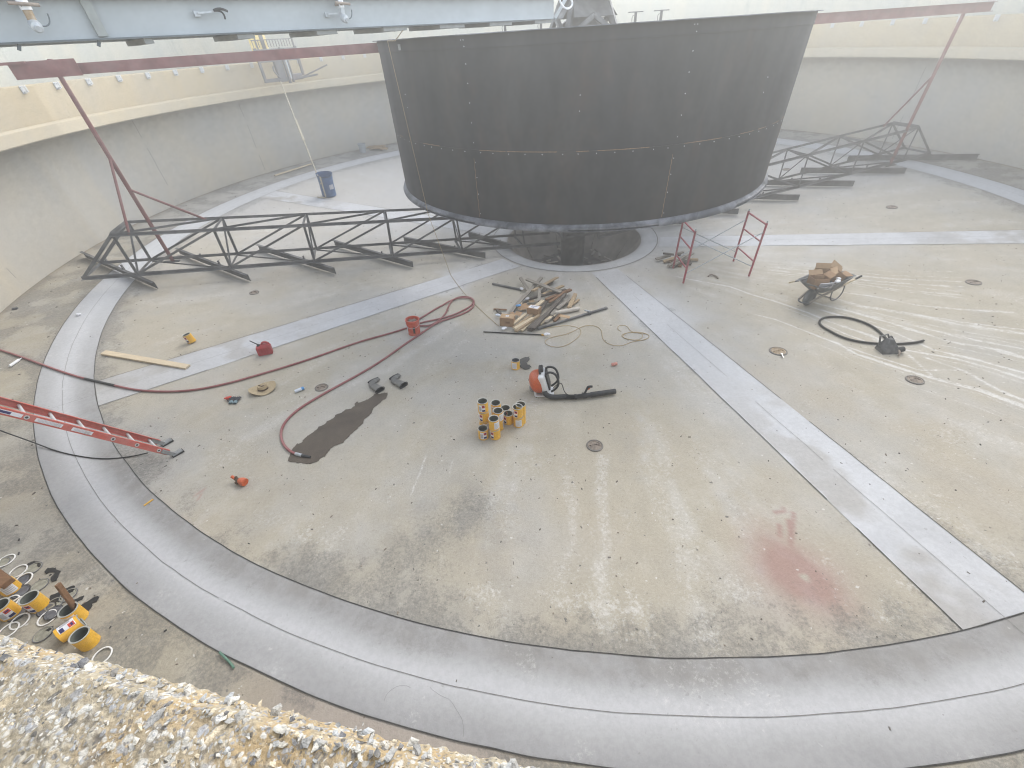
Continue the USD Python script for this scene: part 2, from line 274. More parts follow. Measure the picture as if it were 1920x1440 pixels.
# ---------------------------------------------------------------- mesh helpers
def tm(v, f):
    return trimesh.Trimesh(np.asarray(v, float), np.asarray(f, int), process=False)

def quads(nu, nv, closed_u=False):
    i, j = np.meshgrid(np.arange(nu if closed_u else nu - 1), np.arange(nv - 1), indexing='ij')
    a = i * nv + j; b = ((i + 1) % nu) * nv + j
    q = np.stack([a, b, b + 1, a + 1], -1).reshape(-1, 4)
    return np.vstack([q[:, [0, 1, 2]], q[:, [0, 2, 3]]])

def box(sx, sy, sz, c=(0, 0, 0), bev=0.0):
    if bev <= 0:
        m = trimesh.creation.box([sx, sy, sz])
    else:
        h = np.array([sx, sy, sz]) / 2; b = min(bev, h.min() * 0.45); P = []
        for s in np.ndindex(2, 2, 2):
            sg = np.array(s) * 2 - 1
            for k in range(3):
                d = np.full(3, b); d[k] = 0
                P.append(sg * (h - d))
        m = trimesh.convex.convex_hull(np.array(P))
    m.apply_translation(c)
    return m

def basis(d, up=(0, 0, 1)):
    d = np.asarray(d, float); d = d / np.linalg.norm(d); up = np.asarray(up, float)
    if abs(d @ up) > 0.97: up = np.array([1.0, 0, 0])
    y = np.cross(up, d); y /= np.linalg.norm(y)
    return d, y, np.cross(d, y)

def bar(p0, p1, w, h, up=(0, 0, 1), bev=0.0):
    p0, p1 = np.asarray(p0, float), np.asarray(p1, float)
    x, y, z = basis(p1 - p0, up)
    m = box(np.linalg.norm(p1 - p0), w, h, bev=bev)
    t = np.eye(4); t[:3, 0], t[:3, 1], t[:3, 2], t[:3, 3] = x, y, z, (p0 + p1) / 2
    m.apply_transform(t)
    return m

def section(p0, p1, poly, up=(0, 0, 1)):
    """A straight steel section: poly (y, z) swept from p0 to p1."""
    p0, p1 = np.asarray(p0, float), np.asarray(p1, float)
    x, y, z = basis(p1 - p0, up)
    m = trimesh.creation.extrude_polygon(Polygon(poly), np.linalg.norm(p1 - p0), engine='earcut')
    t = np.eye(4); t[:3, 0], t[:3, 1], t[:3, 2], t[:3, 3] = y, z, x, p0
    m.apply_transform(t)
    return m

def angle_iron(p0, p1, a=0.08, t=0.012, up=(0, 0, 1), flip=1):
    return section(p0, p1, [(0, 0), (a * flip, 0), (a * flip, t), (t * flip, t), (t * flip, a), (0, a)] if flip > 0 else [(0, 0), (0, a), (-t, a), (-t, t), (-a, t), (-a, 0)], up)

def channel(p0, p1, h, w, t=0.015, up=(0, 0, 1), flip=1):
    pts = [(0, -h / 2), (w, -h / 2), (w, -h / 2 + t), (t, -h / 2 + t), (t, h / 2 - t), (w, h / 2 - t), (w, h / 2), (0, h / 2)]
    return section(p0, p1, [(y * flip, z) for y, z in pts], up)

def tube(path, r, n=8, closed=False, caps=True):
    p = np.asarray(path, float); k = len(p); r = np.broadcast_to(r, (k,))
    t = np.gradient(p, axis=0) if not closed else np.roll(p, -1, 0) - np.roll(p, 1, 0)
    t /= np.linalg.norm(t, axis=1, keepdims=True) + 1e-12
    a = np.cross(t[0], [0, 0, 1.0] if abs(t[0][2]) < 0.9 else [1.0, 0, 0]); A = []
    for i in range(k):
        a = a - t[i] * (a @ t[i]); a /= np.linalg.norm(a); A.append(a.copy())
    A = np.array(A); B = np.cross(t, A); g = np.arange(n) * 2 * np.pi / n
    v = p[:, None] + r[:, None, None] * (np.cos(g)[None, :, None] * A[:, None] + np.sin(g)[None, :, None] * B[:, None])
    f = []
    for i in range(k if closed else k - 1):
        for j in range(n):
            a0, b0, c0, d0 = i * n + j, i * n + (j + 1) % n, ((i + 1) % k) * n + (j + 1) % n, ((i + 1) % k) * n + j
            f += [(a0, b0, c0), (a0, c0, d0)]
    v = v.reshape(-1, 3)
    if caps and not closed:
        v = np.vstack([v, p[0], p[-1]]); m = len(v)
        for j in range(n):
            f += [(m - 2, (j + 1) % n, j), (m - 1, (k - 1) * n + j, (k - 1) * n + (j + 1) % n)]
    return tm(v, f)

def spline(pts, step=0.05):
    from scipy.interpolate import splprep, splev
    p = np.asarray(pts, float)
    d = np.r_[0, np.cumsum(np.linalg.norm(np.diff(p, axis=0), axis=1))]
    tck, _ = splprep(p.T, u=d, s=0, k=min(3, len(p) - 1))
    return np.array(splev(np.linspace(0, d[-1], max(8, int(d[-1] / step))), tck)).T

def lathe(profile, n=24, a0=0.0, a1=None):
    """Revolves (r, z) points about z; a partial turn if a1 is given (radians)."""
    pr = np.asarray(profile, float); full = a1 is None
    g = np.linspace(0, 2 * np.pi, n, endpoint=False) if full else np.linspace(a0, a1, n)
    v = np.stack([np.cos(g)[:, None] * pr[:, 0], np.sin(g)[:, None] * pr[:, 0], np.broadcast_to(pr[:, 1], (n, len(pr)))], -1).reshape(-1, 3)
    return tm(v, quads(n, len(pr), full))

def disc(r, z=0.0, n=24):
    return lathe([(r, z), (1e-4, z)], n)

def arc_patch(r, z0, z1, a0, a1, n=10):
    return lathe([(r, z0), (r, z1), (r - 0.002, z1)], n, a0, a1)

def ball(r, c=(0, 0, 0), s=(1, 1, 1), sub=2):
    m = trimesh.creation.icosphere(sub, r); m.apply_scale(s) if np.ndim(s) == 0 else m.apply_transform(np.diag([*s, 1.0])); m.apply_translation(c)
    return m

def moved(m, t):
    m = m.copy(); m.apply_transform(t); return m

def rot(axis, deg, p=(0, 0, 0)):
    return trimesh.transformations.rotation_matrix(math.radians(deg), axis, p)

def sheet(pts, lift=0.004, jag=0.0, seed=0, thick=0.0, step=0.02):
    """A thin sheet on the floor: outline in floor coordinates, densified and roughened."""
    p = np.asarray(pts, float)[:, :2]; out = []
    for a, b in zip(p, np.roll(p, -1, 0)):
        k = max(1, int(np.linalg.norm(b - a) / step))
        out += [a + (b - a) * i / k for i in range(k)]
    o = np.array(out)
    if jag:
        q = np.c_[o * 9.0, np.zeros(len(o))]
        o = o + jag * np.c_[meshkit.fbm(q, 3, seed) - 0.5, meshkit.fbm(q, 3, seed + 5) - 0.5] * 2 + jag * .8 * np.c_[meshkit.fbm(q * 4, 2, seed + 9) - 0.5, meshkit.fbm(q * 4, 2, seed + 15) - 0.5]
    poly = Polygon(o).buffer(0)
    if poly.geom_type != 'Polygon': poly = max(poly.geoms, key=lambda g: g.area)
    m = trimesh.creation.extrude_polygon(poly, max(thick, 0.002), engine='earcut')
    v = m.vertices.copy(); v[:, 2] += fz(v[:, 0], v[:, 1]) + lift - 0.002
    return tm(v, m.faces)

# ================================================================ THE SETTING
def fb(x, y, s, octv=4, seed=0, z=0.0):
    return meshkit.fbm(np.stack([x * s, y * s, np.full_like(x, z)], -1) + 37.3, octv, seed)

def smooth01(v, a, b):
    t = np.clip((v - a) / (b - a), 0, 1); return t * t * (3 - 2 * t)

def poly_dist(x, y, pts):
    """Distance to a polyline and how far along it (0 to 1)."""
    best = np.full(x.shape, 1e9); along = np.zeros(x.shape)
    L = np.r_[0, np.cumsum([np.hypot(*(b - a)) for a, b in zip(pts[:-1], pts[1:])])]
    for k, (a, b) in enumerate(zip(pts[:-1], pts[1:])):
        d = b - a; t = np.clip(((x - a[0]) * d[0] + (y - a[1]) * d[1]) / (d @ d), 0, 1)
        q = np.hypot(x - a[0] - t * d[0], y - a[1] - t * d[1]); c = q < best
        best[c] = q[c]; along[c] = (L[k] + t[c] * (L[k + 1] - L[k])) / L[-1]
    return best, along

def mixc(c, d, f):
    return c * (1 - f[..., None]) + np.asarray(d, float) * f[..., None]

STRIPS = [-80.45, -140.6, 159.3, 99.4, 39.4, -20.6]     # azimuths of the six strips of new concrete
streaks = [  # pale runoff lines, as seen: points, half width in metres, strength
    ([(1255, 516), (1317, 528), (1367, 537), (1411, 553), (1454, 565), (1514, 586), (1552, 602), (1590, 615), (1640, 632), (1671, 646)], .05, .9),
    ([(1400, 586), (1454, 599), (1503, 618), (1573, 645), (1606, 664), (1671, 686), (1749, 710), (1833, 732), (1920, 764), (1990, 790)], .045, .9),
    ([(1552, 558), (1617, 575), (1698, 588), (1806, 610), (1920, 626), (2000, 640)], .09, .75),
    ([(1527, 577), (1590, 596), (1671, 621), (1752, 656), (1833, 675), (1920, 699), (2000, 722)], .06, .85),
    ([(1625, 632), (1690, 655), (1790, 672), (1871, 694), (1920, 710), (2000, 735)], .05, .8),
    ([(1640, 640), (1700, 662), (1750, 707)], .03, .85),
    ([(1573, 645), (1640, 668), (1725, 694), (1806, 694), (1871, 732), (1920, 752)], .03, .7),
    ([(1725, 667), (1806, 694), (1876, 732), (1925, 752)], .035, .8),
    ([(1480, 552), (1540, 571), (1600, 585), (1680, 608), (1780, 640), (1870, 655), (1990, 690)], .07, .6),
    ([(1425, 500), (1500, 506), (1570, 514), (1680, 523), (1800, 528)], .07, .45),
    ([(1300, 512), (1400, 522), (1470, 533), (1500, 541)], .08, .55),
    ([(1560, 545), (1640, 556), (1720, 572), (1800, 580), (1900, 586)], .05, .5),
    ([(1062, 880), (1072, 950), (1076, 1010), (1050, 1075)], .10, .6),
    ([(1132, 840), (1128, 930), (1135, 1010), (1128, 1090), (1132, 1170)], .11, .75),
    ([(1190, 860), (1230, 940), (1262, 1010), (1285, 1090)], .09, .45),
    ([(800, 850), (790, 880), (770, 930)], .03, .5), ([(850, 860), (842, 890)], .03, .4),
    ([(985, 700), (990, 800), (970, 860)], .12, .28), ([(1060, 700), (1075, 800), (1070, 860)], .14, .3),
    ([(1330, 820), (1400, 930), (1440, 1000)], .12, .28),
    ([(1500, 640), (1600, 730), (1750, 850), (1900, 960)], .2, .33),
]
_rs = np.random.default_rng(21)
for _k in range(26):                                      # finer tracks between the main ones
    base = [streaks[i][0] for i in (0, 1, 2, 3, 4, 8, 9)][_rs.integers(7)]; dy = _rs.uniform(-26, 40); i0 = _rs.integers(0, max(1, len(base) - 4))
    streaks.append(([(x_ + _rs.uniform(-6, 6), y_ + dy * (x_ - 1250) / 600 + _rs.uniform(-2, 2)) for x_, y_ in base[i0:]], _rs.uniform(.018, .04), _rs.uniform(.3, .65)))
smudges = [((820, 985), .5, .55), ((880, 945), .35, .5), ((935, 1005), .45, .45), ((760, 1010), .4, .35), ((860, 960), .5, .35), ((945, 1120), .4, .25), ((620, 1075), .35, .4), ((560, 1060), .35, .4),
           ((290, 800), .35, .35), ((262, 842), .35, .5), ((310, 880), .3, .4), ((960, 655), .3, .35), ((900, 790), .3, -.2), ((1560, 690), .5, .18), ((1800, 830), .6, .15), ((118, 520), .3, .5), ((1510, 770), .5, .2), ((1390, 960), .35, .3), ((450, 990), .3, .35), ((470, 910), .2, .25)]

def floor_colour(x, y):
    """(colour, wear): broad tones, and how thickly pale (r) and dark (g) flecks lie."""
    r, th = np.hypot(x, y), np.arctan2(y, x)
    big = fb(x, y, .33, 5, 1); med = fb(x, y, 1.3, 5, 2); fin = fb(x, y, 5.5, 4, 3)
    rad = meshkit.fbm(np.stack([np.cos(th) * 26, np.sin(th) * 26, r * .35], -1), 5, 4)
    c = mixc(np.broadcast_to(np.array([.392, .358, .288]), x.shape + (3,)), (.378, .362, .325), smooth01(big * .6 + med * .4, .40, .60))
    c = c * (1 + .2 * (med[..., None] - .5) + .2 * (fin[..., None] - .5) + .16 * (rad[..., None] - .5))
    c = mixc(c, (.385, .34, .265), smooth01(fb(x, y, .8, 4, 21), .5, .72) * .5)
    W = .15 + .11 * smooth01(rad * .55 + fb(x, y, 2.0, 4, 22) * .45, .47, .68) ; D = .11 + .08 * smooth01(fb(x, y, 1.1, 5, 6), .46, .68)
    c = mixc(c, (.45, .445, .42), smooth01(rad * .6 + fin * .4, .54, .72) * .4)
    c = mixc(c, (.24, .24, .232), smooth01(fb(x, y, 1.6, 5, 6) * .6 + fin * .4, .55, .72) * .22)
    edge = RI - r                                                                              # the rough rim next to the ring
    band = np.exp(-np.clip(edge - .02, 0, None) / .26) * (edge > 0)
    patch = smooth01(meshkit.fbm(np.stack([np.cos(th) * 9, np.sin(th) * 9, r * .5], -1), 4, 9), .36, .6)
    D = D + band * (.14 + .42 * patch) * (.45 + 1.1 * smooth01(fb(x, y, 7, 4, 23), .35, .62))
    c = mixc(c, (.2, .198, .19), band * patch * .55)
    W = W + .16 * np.exp(-np.abs(edge - .45) / .4) * (edge > 0) * smooth01(fb(x, y, 2.1, 4, 11), .45, .66) * smooth01(-np.cos(th - 1.75), .5, .95)
    for s in STRIPS:                                                                           # grime and dust along the strips
        a = math.radians(s); along = x * math.cos(a) + y * math.sin(a); off = np.abs(-x * math.sin(a) + y * math.cos(a)) - .45
        e = np.exp(-np.clip(off, 0, None) / .16) * (along > 2) * (off > -.05)
        D = D + e * smooth01(fb(x, y, 1.6, 4, 13), .4, .62) * .24
        c = mixc(c, (.5, .515, .53), np.exp(-np.clip(off, 0, None) / .75) * (along > 2) * (.35 + .65 * smooth01(fb(x, y, .6, 3, 14), .4, .6)) * .75 * smooth01(12 - along, 0, 6))
    c = mixc(c, (.44, .445, .45), np.exp(-np.abs(r - 2.6) / .6) * .6)                          # dust round the pit
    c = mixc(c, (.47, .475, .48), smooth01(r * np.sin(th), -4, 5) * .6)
    wob = fb(x, y, 3.0, 4, 15) - .5
    for pts, w, st in streaks:
        w = w * (.75 if w < .08 else 1.1); q = np.array([at(*p)[:2] for p in pts]); d, al = poly_dist(x, y, q)
        d = np.abs(d + wob * w * 1.6) * (1 + .9 * (fb(x, y, 6, 3, 16) - .5))
        m = (1 - smooth01(d, w * .25, w * 1.35)) * smooth01(al, -.01, .08)
        W = np.maximum(W, .1 + (.12 + .26 * st) * m * (1.1 if w < .08 else .62)); c = mixc(c, (.5, .495, .475), m * st * (.25 if w < .08 else .1))
    for (px, py), w, st in smudges:
        p = at(px, py); d = np.hypot(x - p[0], y - p[1]) * (1 + 1.5 * (fb(x, y, 2.6, 5, int(px)) - .5))
        m = np.exp(-(d / w) ** 2)
        if st > 0: D = D + m * st * .2; c = mixc(c, (.2, .205, .21), np.clip(m * st * .55 * smooth01(fb(x, y, 3.5, 5, int(py)), .36, .6), 0, .5))
        else: c = mixc(c, (.34, .26, .16), m * -st)
    p = at(1473, 1062); dx, dy = x - p[0], y - p[1]                                             # sprayed red marking paint
    d = np.hypot(dx * 1.15, dy * .85) * (1 + .9 * (fb(x, y, 2.2, 5, 17) - .5))
    red = np.exp(-(d / .31) ** 1.3) * .8 * (.6 + .6 * fb(x, y, 12, 3, 18)) + .3 * np.exp(-(np.hypot(x - at(1530, 1095)[0], y - at(1530, 1095)[1]) / .3) ** 2)
    for pts in ([(1478, 975), (1482, 1000), (1481, 1022)], [(1488, 962), (1484, 1020)], [(1462, 985), (1461, 1008)], [(1455, 962), (1472, 955)]):
        dd, al = poly_dist(x, y, np.array([at(*p)[:2] for p in pts])); red = np.maximum(red, .65 * (1 - smooth01(dd + wob * .03, .0, .05)))
    ph = at(1509, 1083); red *= smooth01(np.hypot(x - ph[0], (y - ph[1]) * 1.5), .03, .085)
    c = mixc(c, (.26, .085, .09), np.clip(red, 0, .46)); W = W * (1 - .8 * np.clip(red * 1.3, 0, 1))
    for (a, b) in [((365, 928), (382, 918)), ((372, 935), (378, 925))]:
        dd, al = poly_dist(x, y, np.array([at(*a)[:2], at(*b)[:2]])); c = mixc(c, (.34, .1, .1), (1 - smooth01(dd, .0, .03)) * .35)
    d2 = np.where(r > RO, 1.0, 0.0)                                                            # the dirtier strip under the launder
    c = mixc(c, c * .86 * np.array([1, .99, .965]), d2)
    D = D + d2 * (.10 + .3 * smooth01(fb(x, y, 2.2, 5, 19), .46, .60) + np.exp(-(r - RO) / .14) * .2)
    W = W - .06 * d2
    wb = np.exp(-(RW - r) / .11) * d2
    c = mixc(c, (.2, .16, .11), wb * .8)                                                        # silt line at the foot of the wall
    m = d2 * smooth01(-np.abs(th + math.radians(106)), -.13, -.05); c = mixc(c, (.3, .25, .215), m * .6); D = D - .25 * m
    D = np.minimum(D, np.where(r > RO, .39, .355)); W = np.minimum(W, .42)
    return c, np.stack([W, D, np.zeros_like(W)], -1)

def polar_sheet(r0, r1, nr, ths, lift, edge0=None, edge1=None, relief=0.0):
    t = np.linspace(0, 1, nr); T, R = np.meshgrid(ths, t, indexing='ij')
    a0 = r0 + (edge0(ths) if edge0 else 0); a1 = r1 + (edge1(ths) if edge1 else 0)
    R = np.broadcast_to(a0, ths.shape)[:, None] * (1 - R) + np.broadcast_to(a1, ths.shape)[:, None] * R
    x, y = R * np.cos(T), R * np.sin(T)
    z = fz(x, y) + lift
    if relief: z = z + relief * (fb(x, y, 1.7, 4, 31) - .5) + relief * .35 * (fb(x, y, 11, 3, 32) - .5)
    return np.stack([x, y, z], -1).reshape(-1, 3), quads(len(ths), nr), x, y, R, T

dens = np.radians(np.cumsum(1.0 / (1 + 3.2 * np.exp(-((np.linspace(-260, 100, 3600) + 95) / 42) ** 2) + .3)))
ths = np.interp(np.linspace(0, 1, 1300), (lambda w: (w - w[0]) / (w[-1] - w[0]))(np.cumsum(1 + 2.6 * np.exp(-((np.linspace(-260, 100, 3600) + 95) / 45) ** 2))), np.linspace(-260, 100, 3600))
# more azimuth samples where the camera stands
w_ = 1 + 2.6 * np.exp(-((np.linspace(-260, 100, 3600) + 95) / 45) ** 2); cw = np.cumsum(w_); cw = (cw - cw[0]) / (cw[-1] - cw[0])
ths = np.radians(np.interp(np.linspace(0, 1, 1300), cw, np.linspace(-260, 100, 3600)))
v, f, X, Y, R, T = polar_sheet(RP, RW + .02, 290, ths, 0.0, relief=.006)
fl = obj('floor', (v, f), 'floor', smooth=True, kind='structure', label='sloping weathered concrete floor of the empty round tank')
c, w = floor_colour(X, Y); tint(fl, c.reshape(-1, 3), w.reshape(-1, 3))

wig = lambda s, a: (lambda t: a * (meshkit.fbm(np.stack([np.cos(t) * 22, np.sin(t) * 22, np.full_like(t, s)], -1), 3, s) - .5) * 2)
tr = np.radians(np.interp(np.linspace(0, 1, 1500), cw, np.linspace(-260, 100, 3600)))
v, f, X, Y, R, T = polar_sheet(RI, RO, 36, tr, .004)
t = (R - RI) / (RO - RI)
big, med, fin = fb(X, Y, .5, 4, 41), fb(X, Y, 2.0, 5, 42), fb(X, Y, 7, 4, 43)
c = np.broadcast_to(np.array([.325, .325, .325]), X.shape + (3,)) * (1 + .22 * (med[..., None] - .5) + .14 * (big[..., None] - .5))
shift_ = (meshkit.fbm(np.stack([np.cos(T) * 14, np.sin(T) * 14, np.zeros_like(T)], -1), 4, 44) - .5) * .25
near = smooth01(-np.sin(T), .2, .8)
c = mixc(c, (.25, .243, .23), (1 - smooth01(t + shift_ + (fin - .5) * .12, .16, .44)) * (.42 + .5 * smooth01(med * .5 + fin * .5, .4, .6)) * near)   # brown silt stain along the inner side
c = mixc(c, (.455, .46, .468), np.exp(-((t + shift_ * .5 - .52) / .2) ** 2) * .85)                     # dust drifted along the middle
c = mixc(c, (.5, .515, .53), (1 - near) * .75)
c = mixc(c, (.25, .25, .252), smooth01(t + shift_, .72, 1.0) * smooth01(big, .38, .6) * .6 * near)
wear = np.stack([.05 + .2 * smooth01(med, .5, .7), .06 + near * .27 * (1 - smooth01(t + shift_, .2, .55)) * smooth01(meshkit.fbm(np.stack([np.cos(T) * 60, np.sin(T) * 60, R * 1.2], -1), 4, 47), .35, .6) + .3 * np.exp(-(1 - t) / .05), t * 0], -1)
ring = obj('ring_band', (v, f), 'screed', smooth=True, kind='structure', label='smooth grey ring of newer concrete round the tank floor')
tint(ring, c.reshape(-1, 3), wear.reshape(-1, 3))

def joint_ring(r, w, s, a, lift, m, gaps=0.0, parent=ring):
    e = wig(s, a); v, f, X, Y, R, T = polar_sheet(r - w / 2, r + w / 2, 2, tr, lift, e, e)
    if gaps:
        keep = meshkit.fbm(np.stack([np.cos(T[:, 0]) * 30, np.sin(T[:, 0]) * 30, np.full(len(T), s)], -1), 3, s + 3) > gaps
        n = len(tr) - 1; f = f[np.r_[keep[:-1], keep[:-1]]]
    obj('joint', (v, f), m, parent, smooth=True)
joint_ring(RI, .0095, 1, .012, .009, 'joint_dark'); joint_ring(RO, .011, 2, .012, .009, 'joint_dark'); joint_ring(13.73, .005, 3, .012, .009, 'joint_soft', .2)
for pts in ([(722, 1313), (735, 1292), (755, 1287), (770, 1290)], [(808, 1287), (840, 1315), (860, 1340), (866, 1385)]):
    pth = spline([at(*p, .0085) for p in pts], .03); pth[:, :2] += .05 * (meshkit.fbm(np.c_[pth[:, :2] * 7, np.zeros(len(pth))], 4, 2) - .5)[:, None]
    d = np.gradient(pth, axis=0); nrm = np.c_[-d[:, 1], d[:, 0], np.zeros(len(d))]; nrm /= np.linalg.norm(nrm, axis=1, keepdims=True)
    obj('crack', (np.stack([pth - nrm * .0007, pth + nrm * .0007], 1).reshape(-1, 3), quads(len(pth), 2)), 'joint_dark', ring, smooth=True)

for k, s in enumerate(STRIPS):
    a = math.radians(s); u, n_ = np.array([math.cos(a), math.sin(a)]), np.array([-math.sin(a), math.cos(a)])
    na, nb = 230, 26
    A, B = np.meshgrid(np.linspace(2.95, RI - .012, na), np.linspace(-1, 1, nb), indexing='ij')
    hw = .42 + .055 * (A - 3) / 10
    X, Y = A * u[0] + B * hw * n_[0], A * u[1] + B * hw * n_[1]
    far = np.hypot(X, Y) > RI - .01
    med, fin = fb(X, Y, 1.6, 5, 51), fb(X, Y, 6, 4, 52)
    c = np.broadcast_to(np.array([.49, .50, .512]), X.shape + (3,)) * (1 + .2 * (med[..., None] - .5) + .08 * (fin[..., None] - .5))
    c = mixc(c, (.34, .325, .3), smooth01(med + .06 * smooth01(-B, -.3, .5), .5, .66) * smooth01(A, 7, 12.5) * .8)
    c = mixc(c, (.33, .33, .335), smooth01(fb(X, Y, .9, 4, 53), .5, .7) * .35)
    if k == 1: c = mixc(c, (.36, .35, .33), smooth01(A, 10.5, 13) * .6)
    st = obj('floor_strip', (np.stack([X, Y, fz(X, Y) + .004], -1).reshape(-1, 3), quads(na, nb)), 'screed', smooth=True, kind='structure', label='smooth pale strip of newer concrete running out from the pit')
    tint(st, c.reshape(-1, 3))
    for off, w, m in ((-1, .0085, 'joint_dark'), (1, .0085, 'joint_dark'), (.04, .0045, 'joint_soft')):
        A2 = np.linspace(2.95, RI - .01 if abs(off) == 1 else RO - .02, 260); o = off * (.42 + .055 * (A2 - 3) / 10) + .02 * (meshkit.fbm(np.c_[A2 * 1.5, A2 * 0 + k, A2 * 0 + off * 3], 3, 7) - .5)
        P = [np.stack([A2 * u[0] + (o + q) * n_[0], A2 * u[1] + (o + q) * n_[1]], -1) for q in (-w / 2, w / 2)]
        v = np.stack([np.c_[p, fz(p[:, 0], p[:, 1]) + .010] for p in P], 1).reshape(-1, 3)
        kp = meshkit.fbm(np.c_[A2 * 1.1, A2 * 0 + 3 * k, A2 * 0 + off], 3, 17) > .62 - .05 * np.clip(A2 - 2.5, 0, 8)
        obj('joint', (v, quads(len(A2), 2)[np.r_[kp[:-1], kp[:-1]]]), m, st, smooth=True)
# ring of concrete round the pit
v, f, X, Y, R, T = polar_sheet(RP, 2.86, 14, np.linspace(-math.pi, math.pi, 240), .008)
c = np.broadcast_to(np.array([.42, .43, .44]), X.shape + (3,)) * (1 + .4 * (fb(X, Y, 2.5, 5, 61)[..., None] - .5))
c = mixc(c, (.2, .19, .18), np.exp(-(R - RP) / .08) * .7)
pr_ = obj('pit_ring', (v, f), 'screed', smooth=True, kind='structure', label='dusty ring of concrete round the centre pit'); tint(pr_, c.reshape(-1, 3))
v, f, *_ = polar_sheet(2.86, 2.885, 2, np.linspace(-math.pi, math.pi, 240), .012, wig(5, .01), wig(5, .01)); obj('joint', (v, f), 'joint_soft', pr_, smooth=True)

# the pit: eight sloping facets down to rubble
pit = tag(UsdGeom.Xform.Define(stage, path_of('centre_pit', '/World')), 'dark eight sided pit in the middle of the floor under the drum', None, None, 'structure')
zt, zb = fz(RP, 0) - .005, fz(RP, 0) - 1.45
for k in range(8):
    a0, a1 = math.radians(45 * k + 10), math.radians(45 * k + 55)
    top = [(RP * math.cos(a), RP * math.sin(a), zt) for a in np.linspace(a0, a1, 8)]
    g = .018
    rb = 1.5
    b0, b1 = (rb * math.cos(a0 + g), rb * math.sin(a0 + g), zb), (rb * math.cos(a1 - g), rb * math.sin(a1 - g), zb)
    mid = [np.array(b0) + (np.array(b1) - np.array(b0)) * q for q in np.linspace(0, 1, 8)]
    hi = [np.array(t_) * .55 + np.array(m_) * .45 for t_, m_ in zip(top, mid)]
    lo = [np.array(t_) * .55 + np.array(m_) * .45 for t_, m_ in zip(top, mid)]
    obj('pit_panel', (np.array([np.array(a) for p in zip(top, hi) for a in p]), quads(8, 2)), 'pit_concrete', pit)
    obj('pit_panel', (np.array([np.array(a) for p in zip(lo, mid) for a in p]), quads(8, 2)), 'pit_concrete', pit)
v, f, *_ = polar_sheet(RP, RP + .004, 2, np.linspace(-math.pi, math.pi, 120), -.01)
gx, gy = np.meshgrid(np.linspace(-1.9, 1.9, 70), np.linspace(-1.9, 1.9, 70), indexing='ij')
gz = zb + .12 + .55 * (fb(gx, gy, 1.6, 5, 71) - .35) + .25 * np.clip(-gy - .3, 0, 1)
obj('rubble', (np.stack([gx, gy, gz], -1).reshape(-1, 3), quads(70, 70)), 'pit_rubble', pit, smooth=True)
for k in range(34):
    a, r = RNG.uniform(0, 6.28), RNG.uniform(.7, 1.75); p = np.array([r * math.cos(a), r * math.sin(a), zb + .35 + .2 * max(0, -math.sin(a))])
    L = RNG.uniform(.12, .5); dd = RNG.normal(size=3) * [1, 1, .3]; dd /= np.linalg.norm(dd)
    obj('debris', bar(p - dd * L / 2, p + dd * L / 2, .09, .05, bev=.008), RNG.choice(['wood_dark', 'wood_grey', 'pit_concrete']), pit)

# ---------------------------------------------------------------- the tank wall with its launder
N = 360
g = np.linspace(0, 2 * np.pi, N, endpoint=False)
def revolve(profile): return lathe(profile, N)
wall = thing('tank_wall', 'round concrete tank wall with an overhanging launder trough', 'wall')
obj('lower_wall', revolve([(RW, -.3), (RW, 3.18), (RW + .45, 3.18), (RW + .45, -.3)]), 'wall_low', wall, smooth=40)
obj('launder_lip', revolve([(RW - .001, 3.179), (14.64, 3.179), (14.62, 3.2), (14.62, 3.455), (14.64, 3.475), (14.69, 3.51), (14.75, 3.51), (RW - .001, 3.51)]), 'wall_lip', wall, smooth=40)
obj('launder_face', revolve([(14.69, 3.512), (14.69, 4.30), (14.70, 4.315), (14.87, 4.336), (14.88, 4.325), (14.88, 3.512)]), 'wall_launder', wall, smooth=40)
obj('upper_wall', revolve([(RW, 3.182), (RW, 6.25), (RW + .01, 6.26), (RW + .44, 6.26), (RW + .45, 6.25), (RW + .45, 3.182)]), 'wall_high', wall, smooth=40)
# weir brackets: a little plate and angle every 4.39 degrees
def bracket(az):
    a = math.radians(az); m = rot((0, 0, 1), az); P = []
    P.append(moved(box(.012, .14, .17, (14.68, 0, 4.25), .004), m))
    P.append(moved(box(.10, .05, .014, (14.632, 0, 4.20), .004), m))
    P.append(moved(box(.012, .05, .15, (14.587, 0, 4.265), .004), m))
    P.append(moved(box(.02, .02, .02, (14.669, .045, 4.30), .006), m)); P.append(moved(box(.02, .02, .02, (14.669, -.045, 4.30), .006), m))
    return P
for k in range(82):
    az = -176.7 + k * 360 / 82
    if -112 < (az + 180) % 360 - 180 < -88: continue
    obj('weir_bracket', bracket(az), 'zinc', wall)
# chipped anchor patches between the brackets
for k in range(82):
    az = -176.7 + (k + .52) * 360 / 82
    if -112 < (az + 180) % 360 - 180 < -88: continue
    a = math.radians(az); q = np.array([[math.cos(b) * .07 * RNG.uniform(.5, 1.1), math.sin(b) * .04 * RNG.uniform(.5, 1.1)] for b in np.linspace(0, 6.28, 9)[:-1]])
    V = np.array([[14.687 * math.cos(a + p[0] / 14.65), 14.687 * math.sin(a + p[0] / 14.65), 4.295 + p[1]] for p in q])
    obj('grout_patch', (np.vstack([V, V.mean(0)]), np.array([[i, (i + 1) % 8, 8] for i in range(8)])), 'wall_launder', wall)
